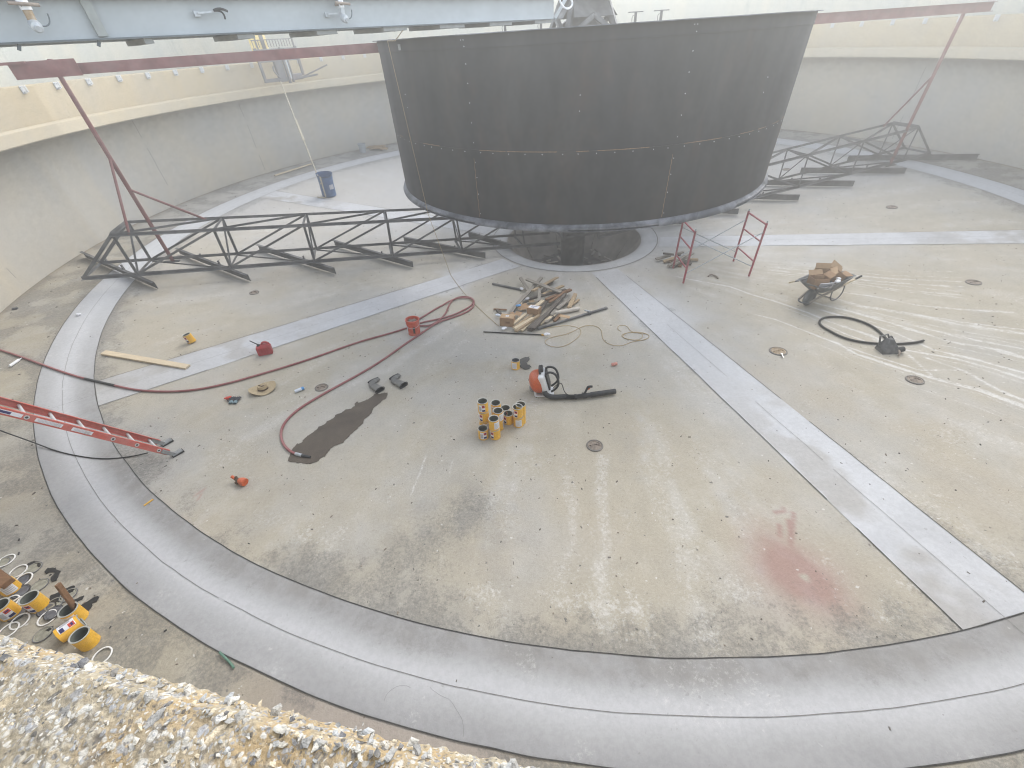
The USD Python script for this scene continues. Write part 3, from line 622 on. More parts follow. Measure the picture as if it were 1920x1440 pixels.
# joints in the lower wall
for az in (168.0, 150.5, 40.0, -165, 20):
    a = math.radians(az); zz = np.linspace(.35, 3.1, 40); off = .05 * (meshkit.fbm(np.c_[zz * 2, zz * 0, zz * 0 + az], 3, 3) - .5)
    keep = meshkit.fbm(np.c_[zz * 3, zz * 0, zz * 0 + az], 2, 8) > .42
    V = np.stack([np.stack([(RW - .004) * np.cos(a + (off + q) / RW), (RW - .004) * np.sin(a + (off + q) / RW), zz], -1) for q in (-.008, .008)], 1).reshape(-1, 3)
    F = quads(40, 2)[np.r_[keep[:-1], keep[:-1]]]
    obj('wall_joint', (V, F), 'joint_soft', wall)

# ---------------------------------------------------------------- the ledge under the camera: the top of the launder wall, its aggregate bare
edge_off = lambda a: np.interp(np.degrees(a), [-106, -101.6, -99.8, -95], [-.012, -.006, .015, .018])     # the form work was not quite round
ledge = thing('ledge', 'rough ledge of bare aggregate concrete along the bottom left edge of the picture', 'ledge')
na, nr = 1150, 112
A = np.radians(np.linspace(-106, -95, na)); Rr = np.linspace(0, 1, nr)
TT, RR = np.meshgrid(A, Rr, indexing='ij')
prof_r = np.interp(RR, [0, .1, .16, 1], [14.662, 14.655, 14.668, 14.90]); prof_z = np.interp(RR, [0, .1, .16, 1], [4.05, 4.332, 4.355, 4.36])
prof_r = prof_r + edge_off(TT); x, y = prof_r * np.cos(TT), prof_r * np.sin(TT)
P3 = np.stack([x, y, prof_z], -1)
n1, n2, n3, n4 = meshkit.fbm(P3 * 28, 4, 81), meshkit.fbm(P3 * 95, 4, 82), meshkit.fbm(P3 * 300, 2, 83), meshkit.fbm(P3 * 9, 3, 84)
hgt = .004 * (n1 - .5) + .0055 * (n2 - .5) + .003 * (n3 - .5) + .004 * (n4 - .5)
nx = np.where(RR < .13, -1.0, 0.0); x = x + nx * hgt * np.cos(TT) * 1.3; y = y + nx * hgt * np.sin(TT) * 1.3
z = prof_z + np.where(RR < .13, 0, hgt)

c = mixc(np.broadcast_to(np.array([.44, .33, .19]), x.shape + (3,)), (.37, .32, .235), smooth01(n4 * .5 + n1 * .5, .42, .6))
c = mixc(c, (.17, .155, .135), smooth01(n2, .55, .72) * .75); c = mixc(c, (.62, .57, .47), smooth01(n3 * .6 + n2 * .4, .56, .7) * .8)
c = mixc(c, (.56, .47, .31), smooth01(-RR, -.22, -.1) * smooth01(n2, .4, .6) * .5)
le = obj('ledge_top', (np.stack([x, y, z], -1).reshape(-1, 3), quads(na, nr)), 'ledge', ledge, smooth=True); tint(le, c.reshape(-1, 3))
for nm, col in (('stone_white', (.48, .46, .41)), ('stone_grey', (.30, .295, .28)), ('stone_dark', (.13, .13, .135)), ('stone_tan', (.5, .42, .3)), ('stone_blue', (.34, .35, .35))):
    mk(nm, col, .75, 0, .45, 130, .5, 500, dust=.3, dustcol=(.5, .45, .35))
STONES = ['stone_white', 'stone_white', 'stone_grey', 'stone_grey', 'stone_dark', 'stone_tan', 'stone_blue']
def stone(p, s, rng):
    pts = rng.normal(size=(12, 3)); pts /= np.linalg.norm(pts, axis=1, keepdims=True); pts *= rng.uniform(.75, 1.0, (12, 1)) * np.array([1, rng.uniform(.45, .9), rng.uniform(.35, .5)]) * s
    m = trimesh.convex.convex_hull(pts)
    m.apply_transform(rot((0, 0, 1), rng.uniform(0, 360))); m.apply_transform(rot((1, 0, 0), rng.uniform(-8, 8))); m.apply_translation(p)
    return m
rs = np.random.default_rng(5); placed = []; small = {m: [] for m in STONES}
for k in range(8000):
    az = rs.uniform(-105, -96); a = math.radians(az); r = rs.uniform(14.666, 14.80) if rs.random() > .2 else rs.uniform(14.657, 14.67)
    s = min(.0125, .0021 * (1 + rs.pareto(2.1)))
    if az < -101.0: s *= .7
    if r < 14.675: s = min(s, .0055)
    eo = float(edge_off(a)); r += eo
    p = np.array([r * math.cos(a), r * math.sin(a), 4.357 + .002 * rs.uniform(-1, .5) - s * .34 - (.010 if r - eo < 14.666 else 0)])
    if rs.random() < .22:
        q_ = rs.random(); rr_ = 14.655 + .013 * q_ + eo; s = min(s * .7, .0052); p = np.array([rr_ * math.cos(a), rr_ * math.sin(a), 4.29 + .063 * q_])
    big_ = s > .0058
    if big_:
        if len(placed) > 290 or any(np.hypot(*(p - q)[:2]) < (s + t_) * .8 for q, t_ in placed): continue
        placed.append((p, s)); obj('stone', stone(p, s, rs), rs.choice(STONES), ledge, smooth=False)
    else: small[rs.choice(STONES)].append(stone(p, s, rs))
for m, L in small.items():
    if L: obj('gravel', L, m, ledge, kind='stuff', smooth=False)
# ================================================================ THE MACHINE IN THE MIDDLE
drum = thing('feedwell_drum', 'huge dark steel drum hanging over the centre of the tank', 'drum')
RC, ZT, ZB, ZS = 5.39, 4.735, 1.285, 2.845
def shell(z0, z1, a0, a1, r=RC, t=.012, n=40):
    a0, a1 = math.radians(a0), math.radians(a1)
    return lathe([(r - t, z0), (r, z0), (r, z1), (r - t, z1), (r - t, z0)], n, a0, a1)
for k in range(8):
    a = -124 + 45 * k + .01
    obj('upper_panel', shell(ZS + .004, ZT, a, a + 44.985), 'drum_steel', drum, smooth=40)
    obj('lower_panel', shell(ZB, ZS - .004, a, a + 44.985), 'drum_steel', drum, smooth=40)
obj('seam_strip', lathe([(RC - .013, ZS - .035), (RC - .02, ZS - .035), (RC - .02, ZS + .035), (RC - .013, ZS + .035), (RC - .013, ZS - .035)], 180), 'dark_steel', drum, smooth=40)
rng = np.random.default_rng(3)
for k in range(46):                                                        # rusty bead along the joint, broken
    a0 = rng.uniform(0, 360); w = rng.uniform(1.5, 7)
    obj('seam_bead', lathe([(RC, ZS - .006), (RC + .005, ZS), (RC, ZS + .007)], 8, math.radians(a0), math.radians(a0 + w)), 'rust_seam', drum, smooth=40)
obj('top_flange', lathe([(RC + .001, ZT - .012), (RC + .11, ZT - .012), (RC + .11, ZT), (RC - .014, ZT), (RC - .014, ZT - .012), (RC + .001, ZT - .012)], 180), 'drum_edge', drum, smooth=40)
obj('top_flange_web', lathe([(RC + .001, ZT - .22), (RC + .009, ZT - .22), (RC + .016, ZT - .20), (RC + .009, ZT - .19), (RC + .009, ZT - .013), (RC + .001, ZT - .013)], 180), 'drum_steel', drum, smooth=40)
obj('bottom_flange', lathe([(RC - .012, ZB - .012), (RC + .10, ZB - .012), (RC + .10, ZB), (RC - .012, ZB), (RC - .012, ZB - .012)], 180), 'drum_edge', drum, smooth=40)
obj('bottom_roll', lathe([(RC + .001, ZB + .002), (RC + .055, ZB + .006), (RC + .085, ZB + .03), (RC + .075, ZB + .06), (RC + .04, ZB + .075), (RC + .012, ZB + .11), (RC + .001, ZB + .12)], 180), 'drum_edge', drum, smooth=40)
for a0 in range(-170, 190, 45):                                            # overlapping pieces of the bottom angle
    obj('flange_splice', lathe([(RC + .002, ZB + .122), (RC + .016, ZB + .121), (RC + .06, ZB + .085), (RC + .095, ZB + .045), (RC + .1, ZB + .004)], 16, math.radians(a0), math.radians(a0 + 24)), 'drum_edge', drum, smooth=40)
for k in range(8):
    a = math.radians(-124 + 45 * k)
    m = rot((0, 0, 1), -124 + 45 * k)
    obj('seam_strip', [moved(box(.006, .07, ZS - ZB - .2, (RC - .016, 0, (ZS + ZB) / 2)), m), moved(box(.006, .07, ZT - ZS - .1, (RC - .016, 0, (ZS + ZT) / 2)), m)], 'dark_steel', drum)
    obj('seam_bead', moved(box(.005, .008, (ZS - ZB) * .8, (RC + .002, 0, ZB + .15 + (ZS - ZB) * .4)), m), 'rust_seam', drum)
def bolt(az, z): return moved(lathe([(.001, .014), (.009, .012), (.0105, .009), (.0105, 0)], 6), rot((0, 0, 1), az) @ trimesh.transformations.translation_matrix([RC, 0, z]) @ rot((0, 1, 0), 90))
B = [bolt(-180 + 3.83 * k + (.6 if k % 5 == 0 else 0), ZS - .045) for k in range(94)]
for k in range(8):
    B += [bolt(-124 + 45 * k + .35, z) for z in (1.52, 1.95, 2.3, 2.6, 2.98, 3.34, 3.68, 4.0, 4.3, 4.56)]
    B += [bolt(-101.5 + 45 * k + (1.8 if k == 0 else 0), z) for z in (3.52, 3.77)]
    B += [bolt(-124 + 45 * k + o, ZT - .08) for o in (-.3, .3)]
obj('bolts', B, 'zinc', drum, kind='stuff', smooth=False)
m = rot((0, 0, 1), -144.8)
obj('name_plate', moved(box(.006, .115, .10, (RC + .016, 0, 4.6), .002), m), 'plate_grey', drum)
# struts inside, to the cage
for k in range(8):
    a = math.radians(-101.5 + 45 * k); u = np.array([math.cos(a), math.sin(a), 0])
    obj('stiffener', channel(u * (RC - .12) + [0, 0, ZB + .05], u * (RC - .12) + [0, 0, ZT - .05], .1, .06, .01, up=u), 'dark_steel', drum)
for k in range(4):
    a = math.radians(33 + 90 * k); u = np.array([math.cos(a), math.sin(a), 0])
    obj('support_beam', channel(u * .9 + [0, 0, 4.35], u * (RC - .08) + [0, 0, 4.35], .25, .09), 'dark_steel', drum)
    obj('support_beam', channel(u * .9 + [0, 0, 1.5], u * (RC - .08) + [0, 0, 1.5], .2, .09), 'dark_steel', drum)

cage = thing('centre_cage', 'dark steel cage and drive stand rising through the drum over the pit', 'drive cage')
obj('column', lathe([(.001, 5.3), (.42, 5.3), (.42, -2.0), (.001, -2.0)], 32), 'dark_steel', cage)
corners = [np.array([x, y, 0]) * .62 for x, y in ((1, 1), (-1, 1), (-1, -1), (1, -1))]
R30 = rot((0, 0, 1), 12)[:3, :3]; corners = [R30 @ c for c in corners]
for c in corners: obj('leg', angle_iron(c + [0, 0, -.75], c + [0, 0, 4.3], .1, .014), 'dark_steel', cage)
for i in range(4):
    c, d = corners[i], corners[(i + 1) % 4]
    for z in (-.7, .55, 1.8, 3.05, 4.25): obj('rail', angle_iron(c + [0, 0, z], d + [0, 0, z], .08, .012), 'dark_steel', cage)
    for z in (-.7, .55, 1.8, 3.05): obj('brace', angle_iron(c + [0, 0, z], d + [0, 0, z + 1.25], .06, .01), 'dark_steel', cage)
tp = np.array([R30 @ np.array([x, y, 0]) for x, y in ((1, 1), (-1, 1), (-1, -1), (1, -1))])
for i in range(4):
    p, q = tp[i], tp[(i + 1) % 4]
    obj('stand_leg', bar(p * .78 + [0, 0, 4.32], p * .42 + [0, 0, 5.35], .12, .12), 'dark_steel', cage)
    lo0, lo1, hi0, hi1 = p * .74 + [0, 0, 4.5], q * .74 + [0, 0, 4.5], p * .44 + [0, 0, 5.3], q * .44 + [0, 0, 5.3]
    tri = [lo0 * .86 + lo1 * .14 + [0, 0, .42], lo0 * .5 + lo1 * .5 + [0, 0, .42], lo0 * .14 + lo1 * .86 + [0, 0, .42]]
    obj('stand_plate', (np.array([tri[0], tri[2], hi1, hi0]), np.array([[0, 1, 2, 3]])), 'dark_steel', cage)
    obj('stand_brace', bar(lo0, (lo0 + lo1) / 2 + [0, 0, .45], .1, .1), 'dark_steel', cage); obj('stand_brace', bar(lo1, (lo0 + lo1) / 2 + [0, 0, .45], .1, .1), 'dark_steel', cage)
obj('platform', box(1.5, 1.5, .06, (0, 0, 5.36), .01), 'dark_steel', cage)
obj('drive_motor', lathe([(.001, 6.1), (.3, 6.1), (.36, 6.0), (.36, 5.4), (.001, 5.4)], 24), 'dark_steel', cage)

for i, (p, zt_, w) in enumerate([((-1.99, 6.54 - 4.4), 4.98, .38), ((-.85, 2.6), 4.98, .2), ((.95, 2.5), 4.93, .34), ((2.0, 2.2), 5.0, .44), ((2.85, 2.4), 5.0, .46)]):
    where = ['leftmost of the T shaped posts, left of the dark stand', 'short T post close to the left foot of the dark stand', 'T post touching the right foot of the dark stand', 'tall T shaped post, first clear of the dark stand on the right', 'rightmost T shaped post above the drum rim'][i]
    t = thing('t_post', where, 'post', frame(np.array([*p, 0]), 8 - 14, tilt=False), 'T posts above the drum')
    obj('post', channel((0, 0, 4.2), (0, 0, zt_ - .012), .07, .06, .012, up=(1, 0, 0)), 'dark_steel', t)
    obj('cross_bar', box(w, .07, .022, (0, 0, zt_), .005), 'dark_steel', t)
    obj('hook', tube(spline([(-.05, 0, zt_ - .07), (-.08, 0, zt_ - .09), (-.09, 0, zt_ - .2), (-.08, 0, zt_ - .3)], .03), .009, 6), 'dark_steel', t)

# ---------------------------------------------------------------- rake arms
def rake_arm(az, label, blades, mast_top, beam, plate):
    a = math.radians(az); u, v = np.array([math.cos(a), math.sin(a), 0]), np.array([-math.sin(a), math.cos(a), 0])
    arm = thing('rake_arm', label, 'rake arm', group='rake arms of the drum')
    L = lambda s, w, z: s * u + w * v + np.array([0, 0, z])
    bz = lambda s: .32 + .0960 * (s - 13.3); tz = lambda s: 1.335 + .0985 * (s - 12.87)
    SB, ST = [14.05, 12.88, 10.68, 8.5, 6.26, 4.1, 2.0], [12.85, 10.62, 8.43, 6.18, 4.15, 2.1]
    for w in (.5, -.5):
        f = 1 if w < 0 else -1
        obj('bottom_chord', angle_iron(L(14.1, w, bz(14.1)), L(.7, w, bz(.7)), .08, .012, flip=f), 'dark_steel', arm)
        obj('top_chord', angle_iron(L(12.9, w, tz(12.9)), L(.7, w, tz(.7)), .07, .012, flip=f), 'dark_steel', arm)
        obj('end_post', angle_iron(L(14.05, w, bz(14.05)), L(12.85, w, tz(12.85)), .07, .011), 'dark_steel', arm)
        for i, s in enumerate(ST):
            obj('upright', angle_iron(L(SB[i + 1], w, bz(SB[i + 1])), L(s, w, tz(s)), .05, .008), 'dark_steel', arm)
            if i + 1 < len(ST): obj('diagonal', angle_iron(L(SB[i + 1], w * 1.02, bz(SB[i + 1])), L(ST[i + 1], w * 1.02, tz(ST[i + 1])), .055, .009), 'dark_steel', arm)
    for i, s in enumerate(ST):
        obj('cross_strut', angle_iron(L(s, .5, tz(s) - .01), L(s, -.5, tz(s) - .01), .06, .01), 'dark_steel', arm)
        obj('cross_strut', angle_iron(L(SB[i + 1], .5, bz(SB[i + 1]) - .01), L(SB[i + 1], -.5, bz(SB[i + 1]) - .01), .06, .01), 'dark_steel', arm)
        if i + 1 < len(ST):
            obj('lacing', angle_iron(L(s, .5, tz(s) + .01), L(ST[i + 1], -.5, tz(ST[i + 1]) + .01), .055, .009), 'dark_steel', arm)
            obj('lacing', angle_iron(L(SB[i + 1], -.5, bz(SB[i + 1]) - .03), L(SB[i + 2], .5, bz(SB[i + 2]) - .03), .04, .008), 'dark_steel', arm)
            obj('sway_brace', angle_iron(L(s, -.5, tz(s)), L(SB[i + 1], .5, bz(SB[i + 1])), .035, .007), 'dark_steel', arm)
    obj('end_strut', angle_iron(L(12.85, .5, tz(12.85) + .02), L(12.85, -.5, tz(12.85) + .02), .08, .012), 'dark_steel', arm)
    obj('end_strut', angle_iron(L(14.05, .5, bz(14.05)), L(14.05, -.5, bz(14.05)), .06, .01), 'dark_steel', arm)
    for p, q in blades:
        p, q = np.array(p), np.array(q); n = np.cross(q - p, [0, 0, 1.0]); n /= np.linalg.norm(n)
        lift = np.array([0, 0, .125])
        obj('blade', [bar(p + lift, q + lift, .014, .20, bev=.003), bar(p + lift * 1.72 + n * .03, q + lift * 1.72 + n * .03, .07, .012)], 'dark_steel', arm)
        d = (q - p) / np.linalg.norm(q - p); c = (p + q) / 2
        for o in (-.45, .45):
            e = c + d * o; s = e @ u
            obj('blade_hanger', bar(e + lift * 1.5, np.array([e[0], e[1], bz(s) + .03]), .05, .03), 'dark_steel', arm)
    # red skimmer drive: mast, braces and the long beam to the drum
    pole = tube([L(12.37, -.5, bz(12.37) - .05), L(12.37, -.5, mast_top)], .048, 14)
    obj('mast', pole, 'red_paint', arm, label='red upright pipe of the arm')
    obj('mast_foot', bar(L(12.2, -.5, bz(12.3) - .06), L(12.6, -.5, bz(12.6) - .06), .14, .02), 'dark_steel', arm)
    obj('mast_brace', tube([L(12.37, -.49, 2.88), L(12.5, .5, tz(12.5))], .03, 10), 'red_paint', arm)
    if plate: obj('mast_brace', tube([L(12.33, -.5, 2.10), L(11.0, -.5, tz(11.0))], .03, 10), 'red_paint', arm)
    (z0, z1, s0, s1) = beam
    obj('skimmer_beam', channel(L(s1, -.56, (z0 + z1) / 2), L(s0, -.56, (z0 + z1) / 2), z1 - z0, .09, .012), 'red_paint', arm, label='long red beam to the drum')
    if plate:
        s2, s3, zz0, zz1 = plate
        pm = bar(L(s2, -.44, (zz0 + zz1) / 2), L(s3, -.44, (zz0 + zz1) / 2), .016, zz1 - zz0, bev=.003)
        obj('end_plate', pm, 'red_paint', arm)
        obj('skimmer_bar', bar(L(s3 - .35, -.41, zz1 - .02), L(s3 + 1.1, -.41, zz1 - .02), .05, .05), 'red_paint', arm)
    return arm
BL = [((-15.19, -1.85, .16), (-11.86, -3.93, -.07)), ((-12.64, -1.51, -.05), (-9.67, -3.42, -.26)), ((-10.39, -1.11, -.25), (-7.48, -2.87, -.46)), ((-8.13, -.65, -.44), (-5.3, -2.36, -.65)), ((-5.91, -.22, -.64), (-3.1, -1.58, -.85)), ((-3.72, .38, -.83), (-2.19, -.75, -.96))]
BR = [((11.92, 3.88, -.06), (15.3, 1.87, .19)), ((9.76, 3.37, -.26), (12.55, 1.61, -.05)), ((7.79, 2.75, -.44), (10.42, 1.16, -.24)), ((5.4, 2.3, -.62), (8.21, .66, -.44)), ((3.3, 1.9, -.8), (5.9, .25, -.64)), ((2.1, 1.2, -.9), (3.9, .1, -.8))]
rake_arm(-165.5, 'long dark truss arm reaching left with a red upright pipe at its end', BL, 4.80, (4.50, 4.70, 5.35, 11.95), (11.9, 13.15, 4.485, 4.785))
rake_arm(11.8, 'long dark truss arm reaching to the far right wall, hazy, red pipe at its end', BR, 4.46, (4.445, 4.68, 5.4, 13.3), None)

# ---------------------------------------------------------------- the bridge overhead
br = thing('walkway_bridge', 'pale blue painted steel girder bridge crossing the top left corner', 'bridge')
a = math.radians(-135.1); BU, BN = np.array([math.cos(a), math.sin(a), 0]), np.array([-math.sin(a), math.cos(a), 0])
BP = lambda s, o, z: s * BU + o * BN + np.array([0, 0, z])
def girder(o, sgn):
    t = .012
    obj('girder', [bar(BP(1.75, o, 5.09), BP(17, o, 5.09), t, .36), bar(BP(1.70, o, 4.905), BP(17, o, 4.905), .16, .016)], 'blue_steel', br)
    obj('bottom_edge', bar(BP(1.70, o + sgn * .081, 4.904), BP(17, o + sgn * .081, 4.904), .004, .017), 'girder_dark', br)
    obj('top_flange', bar(BP(1.6, o, 5.278), BP(17, o, 5.278), .24, .018), 'girder_dark', br)
girder(.40, 1); girder(-.46, -1)
for i, s in enumerate(np.arange(2.2, 17, .8)): obj('stiffener', bar(BP(10.55, .43, 4.93), BP(10.55, .43, 5.26), .05, .10, up=BU), 'stiffener', br) if i == 0 else None
for s0, s1 in ((10.06, 10.16), (8.78, 9.02), (7.46, 7.81), (6.07, 6.57), (4.66, 5.3), (3.27, 3.95), (1.9, 2.5), (11.6, 11.9), (13.2, 13.6)):
    obj('cross_channel', bar(BP((s0 + s1) / 2, .46, 4.868), BP((s0 + s1) / 2, -.52, 4.868), s1 - s0, .055), 'plate_grey', br)
for s in (11.35, 10.62):
    obj('hanging_clip', bar(BP(s, .44, 4.89), BP(s + .03, .44, 4.84), .03, .03, up=BU), 'girder_dark', br)
obj('deck', bar(BP(1.5, 0, 5.31), BP(17, 0, 5.31), .95, .04), 'plate_grey', br)
obj('end_frame', bar(BP(1.72, .42, 4.92), BP(1.2, .42, 5.35), .08, .02, up=BN), 'blue_steel', br)
obj('end_pipe', tube(spline([BP(1.7, .5, 5.3), BP(1.55, .52, 5.12), BP(1.35, .54, 5.08), BP(1.22, .54, 5.14), BP(1.3, .54, 5.26)], .04), .022, 8), 'white_pipe', br)
def spray_pipe(s, zb_, rust, label, big):
    o = .56; r = .05 if big else .038
    t = thing('drop_pipe', label, 'pipe', group='drop pipes on the bridge girder')
    obj('pipe', tube([BP(s, o, 5.75), BP(s, o, zb_ + .08)], r, 16), 'white_pipe', t)
    obj('threaded_end', tube([BP(s, o, zb_ + .10), BP(s + .01, o, zb_ - .03)], r * .8, 14), 'valve_rust' if rust else 'bolt_grey', t)
    e = BP(s + .01, o + .02, zb_ - .05)
    v_ = lathe([(.001, .09), (.028, .09), (.03, .06), (.05, .05), (.056, .0), (.056, -.03), (.03, -.05), (.001, -.05)], 18)
    mm = np.eye(4); x, y, z = basis(BN + [0, 0, -.35]); mm[:3, 0], mm[:3, 1], mm[:3, 2], mm[:3, 3] = y, z, x, e
    obj('valve', moved(v_, mm), 'bolt_grey', t)
    obj('valve_handle', tube(spline([e + BN * .02 - BU * .02, e - BU * .12 + [0, 0, .01], e - BU * .16 + [0, 0, .10]], .03), .007, 6), 'girder_dark', t)
    obj('clamp', [tube([BP(s + .13, o + .06, zb_ + .135), BP(s - .12, o + .06, zb_ + .115)], .016, 8), bar(BP(s + .02, .42, zb_ + .12), BP(s + .02, .6, zb_ + .12), .03, .03)], 'cast_iron', t)
spray_pipe(11.12, 5.085, True, 'thicker white drop pipe with a rusty valve at the far left end of the girder', True)
spray_pipe(7.33, 5.07, False, 'thinner white drop pipe with valve on the girder near the drum', False)
t = thing('hose_hook', 'black strap hanging from a bracket on the blue girder between the pipes', 'hook')
obj('bracket', [bar(BP(9.42, .42, 5.115), BP(9.42, .46, 5.115), .07, .055), bar(BP(9.42, .47, 5.12), BP(9.10, .5, 5.14), .018, .018)], 'bolt_grey', t)
obj('strap', tube(spline([BP(9.22, .5, 5.14), BP(9.12, .52, 5.155), BP(9.05, .52, 5.13)], .02), .014, 8), 'black_rubber', t)
obj('strap_tail', tube(spline([BP(9.2, .5, 5.14), BP(9.12, .52, 5.11), BP(9.12, .52, 5.05)], .02), .011, 8), 'black_rubber', t)
t = thing('hose_hook', 'grey bracket beside the second white pipe on the girder', 'hook')
obj('bracket', [bar(BP(7.55, .42, 5.075), BP(7.55, .46, 5.075), .07, .055), bar(BP(7.55, .47, 5.08), BP(7.3, .5, 5.09), .018, .018)], 'bolt_grey', t)

# ---------------------------------------------------------------- fork carriage hung over the far wall, and the drum on its rope
def RZ(az, r, z): a = math.radians(az); return np.array([r * math.cos(a), r * math.sin(a), z])
ca = 145.3
cm = frame(RZ(ca, 13.75, 3.66), ca - 90, tilt=False)          # x runs along the wall to the right as seen, y outwards
car = thing('fork_carriage', 'hazy grey lifting fork carriage with backrest hanging over the far left wall', 'fork carriage', cm)
W2 = .93
obj('frame_side', box(.10, .09, 1.12, (-W2, 0, .56), .01), 'carriage_grey', car); obj('frame_side', box(.10, .09, 1.0, (W2, 0, .62), .01), 'carriage_grey', car)
obj('frame_rail', box(2 * W2, .09, .12, (0, .02, 1.02), .01), 'carriage_grey', car); obj('frame_rail', box(2 * W2 - .1, .06, .05, (0, .02, .68), .01), 'carriage_grey', car)
obj('frame_rail', box(1.2, .09, .12, (-.35, .02, .06), .01), 'carriage_grey', car)
obj('mast_plate', box(.36, .16, 1.1, (-.08, .06, .52), .02), 'carriage_grey', car); obj('mast_rail', box(.07, .12, 1.2, (.16, -.03, .5), .01), 'carriage_grey', car); obj('mast_rail', box(.07, .12, 1.15, (.34, -.03, .5), .01), 'carriage_grey', car)
obj('ram', tube([(.25, -.08, .05), (.25, -.08, .95)], .03, 10), 'bolt_grey', car)
obj('load_guard', [box(.02, .02, .22, (x, .05, 1.24)) for x in np.linspace(-.9, .9, 15)] + [box(1.85, .03, .03, (0, .05, 1.36)), box(.06, .04, .3, (.93, .05, 1.22))], 'carriage_grey', car)
obj('fork', bar((.35, -.05, .02), (1.12, -.75, .12), .13, .06, bev=.01), 'carriage_grey', car); obj('fork', bar((.6, -.1, .02), (1.55, -1.0, .42), .06, .05, bev=.01), 'carriage_grey', car)
obj('fork_heel', box(.5, .16, .22, (.55, -.06, .1), .02), 'carriage_grey', car); obj('hook', tube(spline([(-.42, -.08, .52), (-.46, -.1, .35), (-.36, -.1, .2), (-.25, -.08, .1)], .04), .03, 8), 'carriage_grey', car)
bm = thing('loader_boom', 'pale yellow boom head of a loader reaching over the far wall', 'boom', cm)
obj('boom', box(.62, .3, 2.6, (-.45, .35, 1.95), .03), 'boom_yellow', bm); obj('boom_slot', box(.16, .02, .85, (-.36, .19, 1.35), .004), 'carriage_grey', bm)
obj('boom_cover', box(.72, .26, .5, (-.42, .30, 1.82), .02), 'boom_yellow', bm); obj('boom_arm', box(.62, 5.0, .5, (-.45, 2.7, 3.1), .03), 'boom_yellow', bm); obj('boom_hose', tube([(-.66, .17, .9), (-.66, .17, 2.9)], .025, 8), 'carriage_grey', bm)
dp = at(618, 367)
dm = frame(dp, 20); dn = dm[:3, 2]
bd = thing('plastic_drum', 'blue dented open drum slung on a rope beside the far left strip', 'drum', dm)
def dent(m):
    v = m.vertices.copy(); w = np.clip(1 - np.abs(v[:, 2] - .45) / .4, 0, 1); s = np.clip(np.cos(np.arctan2(v[:, 1], v[:, 0]) - 1.2), 0, 1) ** 2
    v[:, :2] *= (1 - .2 * (w * s))[:, None]; top = np.clip((v[:, 2] - .7) / .2, 0, 1); v[:, 0] *= 1 + .14 * top; v[:, 2] -= .10 * top * np.clip(np.cos(np.arctan2(v[:, 1], v[:, 0]) + 1.5), 0, 1)
    return tm(v, m.faces)
obj('body', dent(lathe([(.001, .01), (.26, .01), (.285, .03), (.29, .28), (.30, .3), (.29, .32), (.29, .58), (.30, .6), (.29, .62), (.285, .9), (.27, .9), (.275, .62), (.275, .05), (.001, .04)], 32)), 'blue_drum', bd, smooth=45)
obj('strap', [dent(lathe([(.296, .02), (.30, .02), (.30, .92), (.296, .92)], 4, math.radians(-128), math.radians(-116))), tube(spline([(-.15, -.24, .03), (-.35, -.25, .03), (-.5, -.2, .06)], .05), .022, 6)], 'strap', bd)
obj('label', dent(arc_patch(.293, .32, .5, math.radians(-75), math.radians(-35))), 'label_grey', bd)
obj('dark_rim', dent(lathe([(.272, .895), (.289, .905), (.287, .87)], 32)), 'black_rubber', bd)
top = (cm @ np.array([-.3, -.05, .0, 1]))[:3]; end = (dm @ np.array([-.22, -.2, .55, 1]))[:3]
rope = obj('lifting_rope', [tube([top, top * .55 + end * .45, end], .022, 6), tube([top * .62 + end * .38, top * .42 + end * .58], .045, 6)], 'strap', label='rope running from the fork carriage down to the blue drum', cat='rope')
fb2 = thing('far_bucket', 'grey blue pail standing by the far wall left of the drum', 'bucket', frame(at(681, 286), 0))
obj('body', lathe([(.001, .01), (.16, .01), (.2, .42), (.19, .42), (.15, .03), (.001, .03)], 20), 'bucket_far', fb2); obj('rim', lathe([(.2, .4), (.215, .4), (.215, .43), (.19, .43)], 20), 'bucket_far', fb2)
obj('debris_heap', [bar(at(700 + RNG.uniform(-14, 22), 277 + RNG.uniform(-3, 3), .03 + RNG.uniform(0, .1)), at(710 + RNG.uniform(-14, 18), 276 + RNG.uniform(-4, 4), .04 + RNG.uniform(0, .12)), .07, .04) for _ in range(26)], 'wood_tan', label='low heap of scrap wood at the foot of the far wall', cat='scrap heap', kind='stuff')
p, q = at(515, 329, .06), at(584, 307, .08)
obj('long_board', bar(p, q, .1, .04, bev=.004), 'wood_fresh', label='pale long board lying at the foot of the far left wall', cat='board')
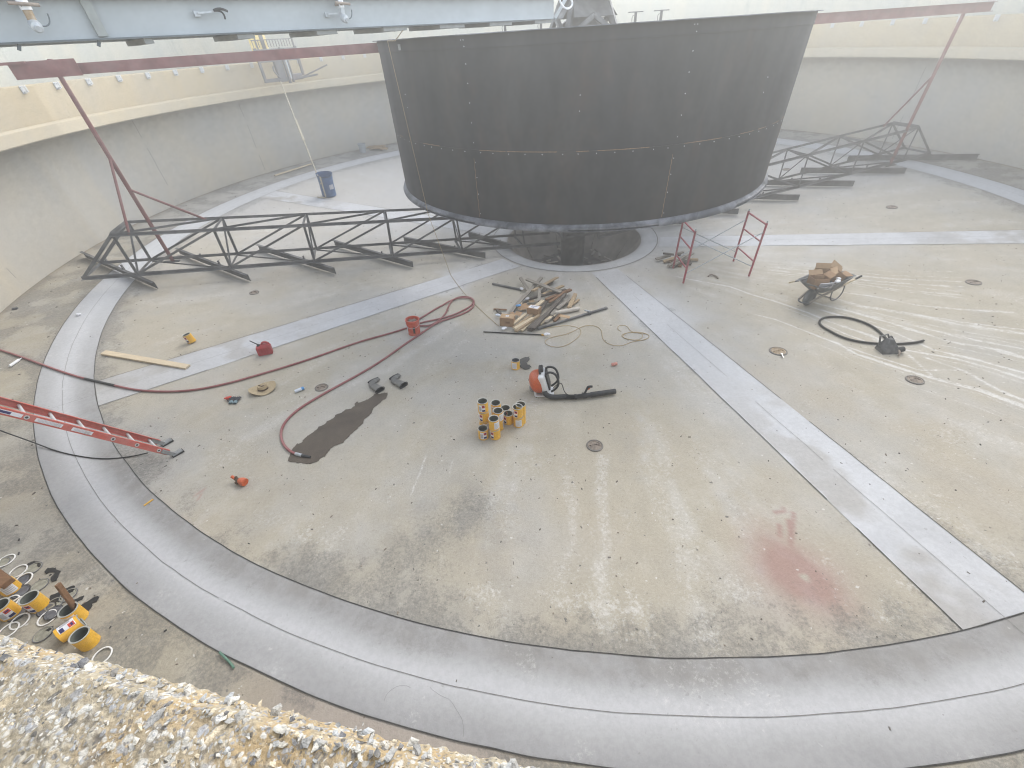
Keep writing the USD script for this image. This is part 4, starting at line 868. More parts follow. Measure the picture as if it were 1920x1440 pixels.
# ================================================================ THINGS ON THE FLOOR
# ---- one gallon paint cans
def can(name, label, m, la=0.0, white=False, group=None, inside='can_inside', height=.192, r=.083, src={}):
    """An open yellow can with its printed label turned to la degrees in its own frame."""
    key = (la, white, inside)
    if key in src: return copy(src[key], m, label, group)
    t = thing(name, label, 'paint can', m, group); h = height
    obj('body', lathe([(.001, .004), (r - .003, .004), (r, .001), (r + .001, .004), (r, .009), (r, h - .006), (r + .0015, h - .003)], 28), 'yellow_can', t)
    obj('inside', lathe([(r - .010, h - .006), (r - .006, h - .02), (r - .006, .02), (.001, .018)], 28), inside, t)
    obj('rim', lathe([(r + .0015, h - .006), (r + .002, h + .001), (r - .003, h + .002), (r - .0105, h - .001), (r - .0105, h - .006)], 28), 'can_rim', t)
    a = math.radians(la); R_ = r + .0012
    lab = obj('label', arc_patch(R_, .028, h - .03, a - .75, a + .55, 12), 'label_white', t)
    if not white:
        obj('print', arc_patch(R_ + .0008, h - .085, h - .036, a - .05, a + .5, 8), 'label_red', lab); obj('print', arc_patch(R_ + .0008, .036, .07, a - .05, a + .52, 8), 'label_navy', lab)
        obj('print', arc_patch(R_ + .0014, h - .065, h - .047, a + .05, a + .4, 6), 'label_navy', lab)
        obj('print', arc_patch(R_ + .0008, .05, h - .06, a - .7, a - .18, 6), 'label_grey', lab)
    else:
        for i in range(4): obj('print', arc_patch(R_ + .0008, .05 + i * .025, .058 + i * .025, a - .6, a + .4, 6), 'label_grey', lab)
    src[key] = t
    return t
CG = 'yellow paint cans clustered on the floor'
H = .194
stacks = [((909, 803.5), 3, [(-95, False), (-130, False), (-60, True)], 'tall stack at the left end of the cluster'), ((906.5, 819.5), 1, [(-85, False)], ''), ((932, 788), 2, [(-100, False), (-80, True)], 'stack at the back of the cluster'),
          ((935.5, 803), 2, [(-40, True), (20, False)], 'middle stack of the cluster'), ((928.5, 818.5), 2, [(-40, True), (-140, False)], 'front stack of the cluster'), ((948.5, 780.5), 1, [(-100, False)], ''),
          ((953.5, 791.5), 1, [(-150, False)], ''), ((972, 796.5), 2, [(-130, False), (-80, True)], 'right stack of the cluster'), ((977, 791), 2, [(60, False), (60, True)], 'stack half hidden behind the right stack')]
words = {1: ['only'], 2: ['bottom', 'top'], 3: ['bottom', 'middle', 'top']}
for (q, n, labs, where) in stacks:
    base = frame(at(*q), 0)
    for k in range(n):
        la, wh = labs[n - 1 - k]
        if n == 1: lb = {906.5: 'single yellow can standing alone at the front left corner of the cluster', 948.5: 'single open yellow can at the back, half hidden by the one before it', 953.5: 'single yellow can with plain front, left of the right hand stack'}[q[0]]
        else: lb = f'{words[n][k]} yellow paint can of the {where}'
        can('paint_can', lb, shift(base @ rot((0, 0, 1), RNG.uniform(-7, 7)), RNG.uniform(-.006, .006), RNG.uniform(-.006, .006), k * H), la, wh, CG)
can('paint_can', 'lone yellow can with a white label beside the black spill near the blower', frame(at(967, 690), 0), -110, True, inside='lid_dark')
m = frame(at(361, 641.5), 0) @ rot((0, 1, 0), -14); can('paint_can', 'lone yellow can tilted on the pale floor far left, near the long board', shift(m, 0, 0, .012), -110, False)
def spill(pts, label, seed, jag=.05, lift=.012, thick=.006):
    obj('paint_spill', sheet([at(*p) for p in pts], lift, jag, seed, thick), 'paint_black', label=label, cat='paint spill', smooth=False)
C7 = lambda x, y: (860 + x * .17708, 640 + y * .17708)
spill([C7(*p) for p in ((650, 210), (690, 175), (738, 172), (732, 205), (728, 232), (738, 258), (768, 274), (740, 292), (700, 295), (670, 285), (650, 262))], 'black ragged paint spill right of the lone can near the blower', 3, .06, .014)

# ---- near left corner: cans, lids, rings and spills below the ledge
C1 = lambda x, y: (x * .15279, 1020 + y * .15279)
def can_from_top(x, y, h=.192):
    p = at(*C1(x, y), h); return np.array([p[0], p[1], fz(p[0], p[1])])
can('paint_can', 'near yellow can with a wooden stirring stick standing in it', frame(can_from_top(808, 822), -50), -10, True, None)
can('paint_can', 'near open yellow can with its label facing the ring, left of the stick can', frame(can_from_top(325, 672), -20), -70, False, None)
can('paint_can', 'nearest upright yellow can, open, just above the ledge', frame(can_from_top(945, 1132), 160), -60, False, None)
p = can_from_top(840, 1050, .09); m = frame(p, 12) @ rot((0, 1, 0), 0)
lm = np.eye(4); up_ = FLOOR_N(p); ax = at(*C1(990, 960)) - at(*C1(720, 1150)); ax -= up_ * (ax @ up_); ax /= np.linalg.norm(ax); lm[:3, 2], lm[:3, 0] = ax, up_; lm[:3, 1] = np.cross(ax, up_); lm[:3, 3] = p + up_ * .085 - ax * .09
can('paint_can', 'yellow can lying on its side between the stick can and the nearest can', lm, 10, False, None)
can('paint_can', 'yellow can cut by the left edge of the picture under a wood block', frame(can_from_top(-20, 470), 0), -30, True, None)
can('paint_can', 'lowest yellow can cut by the left edge of the picture, above the ledge', frame(can_from_top(-40, 770), 0), -40, False, None)
sb = can_from_top(808, 822); stk0 = sb + [.02, .02, .03]; d_ = ray(*C1(705, 490)); stk1 = CAM + d_ * ((sb[2] + .46 - CAM[2]) / d_[2])
obj('stirring_stick', bar(stk0, stk1, .05, .028, up=(1, 0, 0), bev=.004), 'wood_brown', label='brown wooden stick standing in a near yellow can', cat='stick')
bk = can_from_top(-20, 470); obj('wood_block', bar(bk + [-.16, .12, .235], bk + [.17, -.04, .225], .11, .07, bev=.005), 'wood_brown', label='brown wood block laid across a can at the left edge', cat='wood block')
lids = [((255, 462), 'dark', 'dark grey can lid in a white ring, left of the open can'), ((258, 582), 'dark', 'dark grey can lid lying just above the labelled open can'), ((212, 862), 'dark', 'dark can lid below the labelled open can'), ((572, 800), 'dark', 'dark lid half under another lid, left of the stick can'), ((660, 842), 'dark2', 'dark lid lying on another lid, touching the stick can'),
        ((410, 300), 'clear', 'pale lid with a black edge near the small split spill'), ((490, 507), 'clear', 'pale lid between the split spill and the labelled open can'), ((840, 628), 'clear', 'pale lid lying in the long black spill behind the stick'), ((530, 1110), 'clear', 'pale lid with a black splash, nearest the ledge'), ((15, 240), 'clear', 'pale lid at the left edge beside the wood block'), ((665, 740), 'clear', 'pale lid half hidden behind the two dark lids')]
for q, kd, lb in lids:
    t = thing('loose_lid', lb, 'can lid', frame(at(*C1(*q), .016 if kd == 'dark2' else .006), RNG.uniform(0, 90)))
    mt = 'lid_dark' if kd[:4] == 'dark' else 'lid_clear'; r = .081
    obj('disc', lathe([(.001, .004), (.058, .004), (.062, .001), (.068, .001), (.07, .007), (r, .007), (r, .0), (.001, .0)], 30), mt, t)
    obj('edge', lathe([(r, .0), (r + .003, .004), (r, .009), (r - .004, .008)], 30), 'paint_black' if kd[:4] == 'dark' else 'lid_dark', t)
rings = [((75, 205), 'white plastic ring farthest up the left edge'), ((225, 337), 'white ring just right of the wood block'), ((225, 735), 'white ring leaning on the labelled open can'), ((120, 720), 'thin white ring left of the labelled open can'), ((585, 905), 'white ring under the two dark lids, left of the stick can'), ((245, 950), 'thin white ring below the dark lid near the ledge'), ((110, 1060), 'white ring partly hidden by the ledge at lower left'), ((1255, 1375), 'white ring alone at the ledge, right of the nearest can'), ((290, 440), 'white ring round the upper dark lid')]
for i, (q, lb) in enumerate(rings):
    obj('can_ring', lathe([(.074, 0), (.074, .008), (.079, .011), (.087, .008), (.087, 0)], 32), 'ring_white', label=lb, cat='ring', mat=frame(at(*C1(*q), .013 if i in (2,) else .007), 0) @ rot((1, 0, 0), 3 * (i % 3)))
for pts, lb, sd in (([(548, 330), (600, 285), (650, 290), (690, 335), (757, 330), (730, 380), (690, 440), (650, 448), (660, 395), (690, 360), (620, 345), (570, 365)], 'small split black spill nearest the ring band', 11),
                    ([(600, 700), (640, 630), (720, 600), (770, 565), (850, 530), (900, 505), (940, 520), (925, 585), (860, 600), (780, 640), (745, 720), (690, 695)], 'long black spill under the pale lid behind the stick', 12),
                    ([(850, 745), (880, 715), (940, 690), (965, 655), (1010, 650), (990, 690), (940, 720), (900, 750)], 'narrow black spill between the stick can and the big spill', 13),
                    ([(965, 795), (1010, 745), (1060, 720), (1120, 690), (1170, 650), (1215, 632), (1238, 650), (1230, 690), (1180, 710), (1150, 760), (1110, 815), (1060, 850), (1030, 890), (1000, 850)], 'big black spill behind the stick can pointing at the ring', 14),
                    ([(560, 1060), (600, 1025), (650, 1022), (640, 1060), (600, 1085)], 'little black splash by the pale lid nearest the ledge', 15), ([(330, 260), (360, 225), (430, 212), (500, 230), (540, 255), (505, 290), (440, 262), (380, 262)], 'thin black smear round a pale lid near the split spill', 16)):
    spill([C1(*p) for p in pts], lb, sd, .035, .010, .004)
obj('green_hose_scrap', tube(spline([at(412, 1223, .02), at(420, 1231, .03), at(427, 1238, .02), at(438, 1252, .02)], .02), .011, 8), 'green_plastic', label='short green hose scrap by the ring band near the ledge', cat='hose scrap')
obj('pencil', bar(at(270, 948, .012), at(287, 936, .012), .02, .012), 'pencil_yellow', label='small yellow strip lying on the grey ring band', cat='marker')

# ---- wet patch and hoses
C2 = lambda x, y: (400 + x * .26385, 540 + y * .26385)
obj('wet_patch', sheet([at(*C2(*p)) for p in ((1238, 745), (1215, 738), (1175, 750), (1130, 772), (1085, 800), (1040, 815), (1025, 806), (1003, 822), (1002, 838), (940, 868), (870, 905), (820, 945), (760, 985), (700, 1040), (640, 1085), (590, 1110), (560, 1140), (548, 1180), (548, 1215), (580, 1243), (650, 1256), (720, 1240), (790, 1200), (850, 1140), (930, 1080), (985, 1030), (1030, 990), (1075, 940), (1110, 910), (1150, 850), (1200, 800), (1232, 772))], .008, .05, 7, .003), 'wet_concrete', label='long dark brown wet patch at the end of the red hose', cat='wet patch', smooth=False)
def on_floor(pts, r, step=.04): return spline([at(*p, r + .004) for p in pts], step)
hose_px = [(-60, 640), (0, 656), (75, 682), (160, 710), (212, 722), (250, 730), (312, 734), (362, 731), (425, 719), (480, 704), (593, 669), (677, 640), (762, 615), (787, 606), (835, 595), (872, 580), (887, 568), (882, 558), (862, 557), (847, 565), (838, 582), (822, 602), (800, 611), (783, 610), (777, 604), (787, 597), (812, 582), (843, 566), (866, 559), (883, 561), (889, 570), (878, 583), (822, 605), (787, 627), (764, 642), (717, 675), (651, 714), (585, 751), (548, 777), (530, 800), (527, 817), (534, 836), (548, 848), (566, 854)]
pth = on_floor(hose_px, .02)
lift = np.zeros(len(pth))
dd = np.linalg.norm(pth[:, None, :2] - pth[None, :, :2], axis=2)
idx = np.arange(len(pth)); over = ((dd < .05) & (idx[None, :] < idx[:, None] - 30)).any(1)
lift[over] = .042; lift = np.convolve(np.pad(lift, 6, mode='edge'), np.ones(13) / 13, 'valid'); pth[:, 2] += lift
h = thing('air_hose', 'long red rubber hose looping across the floor to the wet patch', 'hose')
obj('hose', tube(pth, .0205, 10), 'hose_red', h, smooth=True)
w = pth[np.argmin(np.linalg.norm(pth[:, :2] - at(188, 717)[:2], axis=1)) - 9:][:20]; obj('taped_joint', tube(w, .0235, 10), 'black_rubber', h, smooth=True, label='black taped length of the hose')
e0 = pth[-1]; e1 = at(582, 857, .022); obj('nozzle', tube([e0, e0 * .6 + e1 * .4, e1], [.025, .022, .016], 10), 'black_rubber', h)
obj('coupling', tube([pth[-4], pth[-1]], .026, 10), 'bolt_grey', h)
obj('power_cable', tube(spline([at(-60, 780, .6), at(0, 807, .3), at(50, 825, .1), at(105, 845, .015), at(160, 857, .012), at(200, 860, .012), at(237, 857, .012), at(277, 849, .03)], .04), .0095, 7), 'cable_black', label='black cable hanging to the floor under the ladder', cat='cable', smooth=True)

# ---- yellow cord: from the bridge over the drum's rim and down to the scrap pile
C6 = lambda x, y: (860 + x * .19792, 480 + y * .19792)
def on_drum(px, py, R):
    d = ray(px, py); A_, B_, C_ = d[0] ** 2 + d[1] ** 2, CAM[0] * d[0] + CAM[1] * d[1], CAM[0] ** 2 + CAM[1] ** 2 - R * R
    return CAM + d * (-B_ - math.sqrt(max(0, B_ * B_ - A_ * C_))) / A_
rim = on_drum(727, 79, 5.5); fl_ = on_drum(803, 402, 5.51)
top_ = BP(6.2, .50, 4.84)
cords = [tube(np.array([top_, (top_ + rim) / 2 + [0, 0, -.06], rim + [0, 0, .02]]), .006, 6), tube(np.array([rim + [0, 0, .02], rim * .5 + fl_ * .5, fl_, at(845, 515, .01)]), .006, 6),
         tube(on_floor([(845, 515), (858, 534), (880, 560), (898, 578), (920, 598), (936, 612)], .008), .006, 6),
         tube(on_floor([C6(*p) for p in ((750, 690), (900, 672), (1080, 665), (1145, 690), (1150, 745), (1080, 810), (950, 862), (860, 850), (818, 815), (870, 775), (1000, 745), (1110, 700), (1230, 658), (1310, 670), (1355, 720), (1370, 790), (1430, 835), (1530, 850), (1640, 815), (1760, 790), (1805, 755), (1750, 728), (1640, 722), (1570, 740), (1565, 775), (1650, 795), (1770, 790), (1800, 750), (1700, 728), (1590, 730), (1545, 755), (1620, 790), (1720, 785), (1735, 740), (1640, 715), (1590, 665), (1540, 655), (1507, 680), (1540, 712))], .008, .03), .006, 6)]
obj('yellow_cord', cords, 'cord_yellow', label='thin yellow cord hanging over the drum and coiled beside the scrap pile', cat='cord', smooth=True)

# ---- ladder
lad = thing('extension_ladder', 'orange red fibreglass ladder leaning in from the left edge', 'ladder')
n0, n1 = at(322, 857), at(266, 840)
r0 = at(318, 852); az = math.radians(-128.5); lu, lv = np.array([math.cos(az), math.sin(az), 0]), np.array([-math.sin(az), math.cos(az), 0])
def in_plane(px, py, off):
    d = ray(px, py); t = (off - CAM @ lv) / (d @ lv); return CAM + d * t
offn = n0 @ lv; b0 = in_plane(316, 849, offn); b1 = in_plane(0, 770, offn); dirn = (b1 - b0) / np.linalg.norm(b1 - b0)
wid = None
c0 = in_plane(309, 836, offn); best = None
for o in np.linspace(-.6, .6, 241):                       # the far rail lies parallel: find its spacing from its foot
    q = b0 + lv * o; e = abs((px_of(b0 + lv * o + dirn * 1.2)[1]) - (px_of(b0 + dirn * 1.2)[1] + 748 - 770 - 2))
    if best is None or e < best[0]: best = (e, o)
sgn = -1 if px_of(b0 + lv * .3)[1] > px_of(b0)[1] else 1
W = .40 * sgn
out = np.cross(dirn, lv); out /= np.linalg.norm(out); out = out if out[2] > 0 else -out
Lr = 5.0
for k, o in enumerate((0, W)):
    p, q = b0 + lv * o, b0 + lv * o + dirn * Lr
    s_ = -1 if k == 0 else 1
    poly = [(0, -.043), (.03, -.043), (.03, -.036), (.006, -.036), (.006, .036), (.03, .036), (.03, .043), (0, .043)]
    poly = [(y * (1 if (np.cross(out, dirn) @ lv) * (W if k == 0 else -W) > 0 else -1), z) for y, z in poly]
    obj('rail', section(p, q, poly, up=out), 'fibreglass', lad)
    f0 = p - dirn * .0; g_ = np.array([*(p - dirn * .13)[:2], 0]); g_[2] = fz(g_[0], g_[1])
    obj('foot', [bar(p + dirn * .10, p - dirn * .10, .036, .06, up=out, bev=.004), bar(g_ + lu * -.09 + [0, 0, .03], g_ + lu * .05 + [0, 0, .03], .085, .018, bev=.003)], 'shoe_grey', lad)
    obj('foot_pad', bar(g_ + lu * -.1 + [0, 0, .011], g_ + lu * .06 + [0, 0, .011], .09, .02), 'black_rubber', lad)
nst = -np.sign(W) * lv
for i in range(16):
    c = b0 + dirn * (.14 + .3 * i)
    obj('rung', tube([c - nst * .0, c + lv * W], .017, 10), 'aluminium', lad)
    mm = np.eye(4); x, y, z = basis(nst, out); mm[:3, 0], mm[:3, 1], mm[:3, 2], mm[:3, 3] = z, y, x, c
    obj('rung_end', moved(lathe([(.026, 0), (.026, .006), (.015, .007), (.014, .002)], 14), mm), 'aluminium', lad); obj('rung_hole', moved(lathe([(.0145, .003), (.001, .003)], 12), mm), 'black_rubber', lad)
for s0, s1, kind in ((.98, 1.2, 'label_white'), (1.3, 1.56, 'label_white'), (1.68, 1.95, 'label_white')):
    st_ = obj('label', bar(b0 + dirn * s0 + nst * .002, b0 + dirn * s1 + nst * .002, .003, .045, up=out), kind, lad)
    if s0 < 1.6:
        for j in range(4): obj('print', bar(b0 + dirn * (s0 + .02) + nst * .0038 + out * (.015 - j * .01), b0 + dirn * (s1 - .02) + nst * .0038 + out * (.015 - j * .01), .001, .004, up=out), 'label_grey', st_)
    else: obj('print', bar(b0 + dirn * (s0 + .1) + nst * .0038, b0 + dirn * (s1 - .05) + nst * .0038, .001, .03, up=out), 'label_navy', st_)

# ---- leaf blower
p0, p1 = at(1018, 736), at(1153, 738)
m = frame(p0, math.degrees(math.atan2(*(p1 - p0)[1::-1])))
lb_ = thing('leaf_blower', 'backpack leaf blower with orange engine cover and long black tube', 'leaf blower', m)
T10 = rot((0, 1, 0), -14, (0, 0, .05))
dome = trimesh.creation.icosphere(3, 1.0); v = dome.vertices; v[:, 0] = np.where(v[:, 0] > .25, .25 + (v[:, 0] - .25) * .3, v[:, 0]); dome = tm(np.sign(v) * np.abs(v) ** .85 * [.165, .19, .215], dome.faces); dome.apply_translation((-.03, 0, .27)); obj('engine_cover', moved(dome, T10), 'orange_plastic', lb_, smooth=60)
obj('white_shell', moved(trimesh.convex.convex_hull(np.vstack([ball(.05, (x, y, z), sub=1).vertices for x in (.045, .08) for y in (-.13, .13) for z in (.11, .41)] + [ball(.05, (.05, 0, .43), sub=1).vertices, ball(.05, (.05, 0, .07), sub=1).vertices])), T10), 'white_plastic', lb_, smooth=50)
obj('starter_housing', moved(lathe([(.001, .03), (.05, .03), (.065, .015), (.075, -.01), (.075, -.06), (.001, -.06)], 20), T10 @ rot((0, 1, 0), -90, (0, 0, 0)) @ trimesh.transformations.translation_matrix([.17, -.04, .185])), 'blower_grey', lb_)
obj('cover_vent', moved(box(.02, .10, .12, (-.185, .04, .2), .008), T10), 'black_plastic', lb_); obj('filter_knob', moved(ball(.022, (-.155, -.05, .38)), T10), 'black_plastic', lb_); obj('filler_cap', moved(ball(.025, (-.19, .06, .29)), T10), 'black_plastic', lb_)
obj('back_pad', moved(box(.035, .27, .33, (.145, 0, .28), .015), T10), 'black_plastic', lb_)
obj('carrying_handle', moved(tube(spline([(.05, -.09, .47), (.06, -.06, .55), (.06, .06, .55), (.05, .09, .47)], .03), .018, 8), T10), 'black_plastic', lb_); obj('top_pad', moved(box(.05, .13, .09, (.09, 0, .52), .02), T10), 'black_plastic', lb_)
for y in (-.1, .08): obj('shoulder_strap', moved(tube(spline([(.15, y, .46), (.24, y, .47), (.31, y - .01, .42), (.335, y - .02, .32), (.32, y - .02, .2), (.24, y, .1), (.16, y, .06)], .04), 0.021, 8), T10), 'black_plastic', lb_)
obj('base_frame', [box(.34, .30, .025, (.03, 0, .018), .01), bar((-.13, -.13, .02), (-.15, -.1, .12), .03, .03), bar((-.13, .13, .02), (-.15, .1, .12), .03, .03)], 'white_plastic', lb_)
tp_ = spline([(.03, -.17, .16), (.08, -.2, .09), (.16, -.21, .065), (.30, -.20, .06), (.42, -.19, .06)], .02); obj('elbow', tube(tp_, .046, 14), 'black_plastic', lb_)
bp = np.linspace(0, 1, 41); bel = np.array([(.42 + .15 * t_, -.19, .06) for t_ in bp]); obj('bellows', tube(bel, .042 + .008 * np.sin(bp * 16 * math.pi), 14), 'black_plastic', lb_)
tl = np.linalg.norm(p1 - p0)
obj('blow_tube', tube([(.57, -.19, .062), (.60, -.185, .063), (.61, -.185, .063), (.85, -.13, .068), (.86, -.13, .068), (tl - .02, -.02, .075), (tl, -.015, .075)], [.05, .05, .042, .042, .05, .045, .046], 16), 'black_plastic', lb_); obj('tube_mouth', tube([(tl + .001, -.015, .075), (tl + .002, -.015, .075)], .034, 14), 'cable_black', lb_)
hb = obj('control_handle', [bar((.74, -.155, .1), (.79, -.15, .25), .03, .035, bev=.008), tube(spline([(.785, -.15, .245), (.82, -.15, .262), (.87, -.15, .262)], .02), .022, 8), tube([(.70, -.155, .07), (.78, -.15, .07)], .053, 14)], 'black_plastic', lb_); obj('trigger', bar((.80, -.15, .2), (.83, -.15, .235), .014, .02), 'orange_plastic', hb)
obj('throttle_cable', tube(spline([(.18, -.14, .2), (.34, -.1, .26), (.38, -.14, .15), (.45, -.22, .12), (.6, -.22, .11), (.74, -.16, .12)], .04), .008, 6), 'cable_black', lb_)

# ---- buckets, gas can, hat, gloves, boots, bottles
m = frame(at(777, 625), 0)
b = thing('plastic_bucket', 'red orange plastic bucket among the loops of red hose', 'bucket', m)
obj('body', lathe([(.001, .012), (.125, .012), (.13, .0), (.134, .0), (.148, .27), (.155, .272), (.155, .285), (.15, .287), (.152, .36), (.145, .365), (.138, .36), (.124, .03), (.001, .026)], 32), 'bucket_red', b)
obj('rim', lathe([(.152, .345), (.162, .348), (.162, .37), (.143, .372), (.141, .36)], 32), 'bucket_red', b); obj('contents', [disc(.136, .29, 24), bar((-.08, -.05, .3), (.05, .06, .33), .05, .03), bar((-.02, .08, .3), (.07, -.06, .32), .04, .03), ball(.035, (.06, .04, .3)), ball(.03, (-.07, .05, .31))], 'cast_iron', b)
yb = -75; obj('lettering_patch', arc_patch(.1455, .07, .235, math.radians(yb - 9), math.radians(yb + 9), 6), 'cable_black', b)
obj('bail', tube(spline([(.16, 0, .31), (.14, -.09, .25), (0, -.165, .205), (-.14, -.09, .25), (-.16, 0, .31)], .03), .005, 6), 'bolt_grey', b); obj('side_label', arc_patch(.1455, .05, .24, math.radians(-165), math.radians(-140), 6), 'label_white', b)

m = frame(at(499, 663), 22)
g_ = thing('petrol_can', 'small red fuel can with a black spout on the pale strip at left', 'fuel can', m)
hull = trimesh.convex.convex_hull(np.vstack([ball(.028, (x, y, z), sub=1).vertices for x in (-.115, .115) for y in (-.055, .055) for z in (.028, .17)] + [ball(.02, (x, y, .215), sub=1).vertices for x in (-.02, .10) for y in (-.03, .03)]))
obj('body', hull, 'gas_red', g_, smooth=50); obj('handle', tube(spline([(-.01, 0, .22), (.0, 0, .262), (.05, 0, .275), (.1, 0, .25), (.115, 0, .2)], .02), .021, 10), 'gas_red', g_)
obj('cap', lathe([(.001, .245), (.028, .245), (.032, .22), (.032, .19), (.001, .19)], 16), 'black_plastic', g_, mat=trimesh.transformations.translation_matrix([-.075, 0, 0])); obj('spout', tube(spline([(-.075, 0, .24), (-.11, .0, .275), (-.2, .02, .355)], .03), .0105, 8), 'black_plastic', g_)
obj('rib', [bar((x, -.085, .05), (x, -.085, .17), .012, .006) for x in (-.07, -.02, .03, .08)], 'gas_red', g_)

m = frame(at(494, 731), 25)
ht = thing('straw_hat', 'wide brimmed straw hat lying on the floor', 'hat', m)
nr_, nt = 12, 60; tt, rr = np.meshgrid(np.linspace(0, 2 * np.pi, nt, endpoint=False), np.linspace(.085, .225, nr_), indexing='ij')
zz = .02 + .028 * ((rr - .085) / .14) ** 2 * (1 + 1.1 * np.cos(2 * tt - .5)) + .004 * np.sin(5 * tt)
topv = np.stack([rr * np.cos(tt) * 1.04, rr * np.sin(tt) * .93, zz], -1).reshape(-1, 3); f_ = quads(nt, nr_, True)
obj('brim', (np.vstack([topv, topv - [0, 0, .005]]), np.vstack([f_, f_[:, ::-1] + len(topv)])), 'straw', ht, smooth=60)
crown = lathe([(.001, .088), (.03, .083), (.055, .098), (.072, .108), (.082, .095), (.088, .05), (.091, .018)], 30); v = crown.vertices; v[:, 1] *= .86; v[:, 2] += .012 * np.clip(v[:, 0] / .08, -1, 1) * (v[:, 2] > .06); obj('crown', crown, 'straw', ht, smooth=60)
bnd = lathe([(.0915, .02), (.0925, .022), (.0905, .05), (.0895, .05)], 30); bnd.vertices[:, 1] *= .86; obj('hat_band', bnd, 'hat_band', ht); obj('dent', [ball(.028, (.02, -.02, .098), (1.5, .7, .25)), ball(.02, (-.035, .03, .1), (1.4, .6, .25))], 'hat_band', ht)

def glove(m, label, mt):
    t = thing('work_glove', label, 'glove', m)
    P = [ball(.03, (0, 0, .022), (1.3, 1.25, .62), 2)]
    for i, (y, L, a) in enumerate(((-.032, .075, -8), (-.011, .088, -2), (.011, .084, 4), (.031, .066, 11))):
        d_ = np.array([math.cos(math.radians(a)), math.sin(math.radians(a)), 0]); s_ = np.array([.03, y, .024]); P.append(tube([s_, s_ + d_ * L * .5 + [0, 0, .012], s_ + d_ * L * .85 + [0, 0, .004], s_ + d_ * L + [0, 0, -.004]], [.0115, .0115, .011, .007], 8))
    P.append(tube([(-.01, .03, .022), (.015, .062, .026), (.045, .075, .02), (.058, .076, .018)], [.013, .013, .012, .007], 8))
    obj('hand', P, mt, t, smooth=60); obj('cuff', lathe([(.032, -.02), (.034, .0), (.036, .05), (.032, .052)], 16), 'glove_cuff', t, mat=trimesh.transformations.translation_matrix([-.03, 0, .022]) @ rot((0, 1, 0), -90) @ np.diag([.6, 1, 1, 1]))
glove(frame(at(435, 753), yaw_px((432, 760), (438, 745)), ), 'dark grey work glove with a pale cuff, left of the pair', 'glove'); glove(frame(at(444, 753), yaw_px((440, 760), (450, 746))), 'dark grey work glove, right of the pair, bent over', 'glove')
obj('marker_can', [tube([at(420.5, 747, .03), at(423.5, 747, .03)], .012, 8), tube([at(424, 747, .03), at(434, 745, .03)], .03, 12)], 'label_red', label='small red and white canister beside the gloves', cat='canister')

def boot(m, label):
    t = thing('rubber_boot', label, 'boot', m)
    sh = tube(spline([(.30, 0, .075), (.2, 0, .075), (.08, 0, .07), (.0, 0, .066)], .04), .001, 20); k = len(sh.vertices)
    path = spline([(.31, .0, .075), (.2, 0, .074), (.09, .0, .068), (.01, .02, .064), (-.03, .09, .056), (-.035, .17, .05), (-.03, .215, .046)], .015)
    s_ = np.linspace(0, 1, len(path)); rad = np.interp(s_, [0, .1, .4, .55, .7, .9, 1], [.088, .086, .07, .066, .058, .05, .026])
    mm = tube(path, rad, 18, caps=False); mm.vertices[:, 2] = np.where(mm.vertices[:, 2] < .006, .006, mm.vertices[:, 2]); mm.vertices[:, 2] = .006 + (mm.vertices[:, 2] - .006) * .55
    obj('upper', mm, 'boot', t, smooth=60)
    ins = tube(path[:6], rad[:6] - .008, 18, caps=False); ins.vertices[:, 2] = np.maximum(ins.vertices[:, 2], .012); ins.vertices[:, 2] = .006 + (ins.vertices[:, 2] - .006) * .55; obj('lining', ins, 'black_rubber', t, smooth=60); obj('top_rim', tube(np.array([[.312, .1 * math.cos(a_), .006 + max(0, .075 + .1 * math.sin(a_) - .006) * .55] for a_ in np.linspace(0, 6.28, 22)]), .006, 6), 'black_rubber', t)
    sole = tube(spline([(-.085, -.0, .03), (-.1, .06, .028), (-.1, .14, .026), (-.085, .22, .024)], .03), .02, 8); obj('sole', sole, 'black_rubber', t, smooth=60)
boot(frame(at(696, 723), yaw_px((690, 719), (712, 734))), 'grey rubber boot lying on its side, left of the two'); boot(frame(at(737, 716), yaw_px((731, 712), (756, 724))), 'grey rubber boot lying on its side, right of the two, by the wet patch tip')

m = frame(at(452, 906), yaw_px((440, 898), (465, 905)))
o = thing('orange_nozzle', 'small orange plastic funnel shaped tool with a dark middle', 'tool', m)
obj('body', [tube([(.0, 0, .06), (.05, .0, .055), (.10, 0, .052)], [.04, .058, .056], 16)], 'orange_plastic', o); obj('tail', tube([(-.06, .0, .07), (-.135, .01, .085), (-.14, .01, .085)], [.02, .023, .012], 12), 'orange_plastic', o)
obj('dark_core', [tube([(-.075, .0, .07), (0, 0, .06)], [.022, .036], 12), ball(.02, (-.055, .01, .095)), ball(.026, (.06, -.02, .03)), ball(.03, (-.02, -.03, .045))], 'hat_band', o)
m = frame(at(563, 733), yaw_px((558, 735), (573, 729)))
o = thing('water_bottle', 'small clear bottle with blue label near the round cover', 'bottle', m)
obj('body', lathe([(.001, 0), (.028, .0), (.031, .01), (.031, .12), (.02, .15), (.013, .16), (.013, .175), (.001, .175)], 16), 'bottle', o, mat=trimesh.transformations.translation_matrix([-.09, 0, .032]) @ rot((0, 1, 0), 90)); obj('label', lathe([(.0315, .09), (.0315, .135)], 16), 'bottle_blue', o, mat=trimesh.transformations.translation_matrix([-.06, 0, .032]) @ rot((0, 1, 0), 90))
m = frame(at(30, 682), yaw_px((22, 687), (38, 676))); obj('caulk_tube', [tube([(-.13, 0, .03), (.1, 0, .03), (.11, 0, .03), (.17, 0, .03)], [.026, .026, .01, .006], 12)], 'white_plastic', label='white sealant tube lying by the wall at the left edge', cat='tube', mat=m)
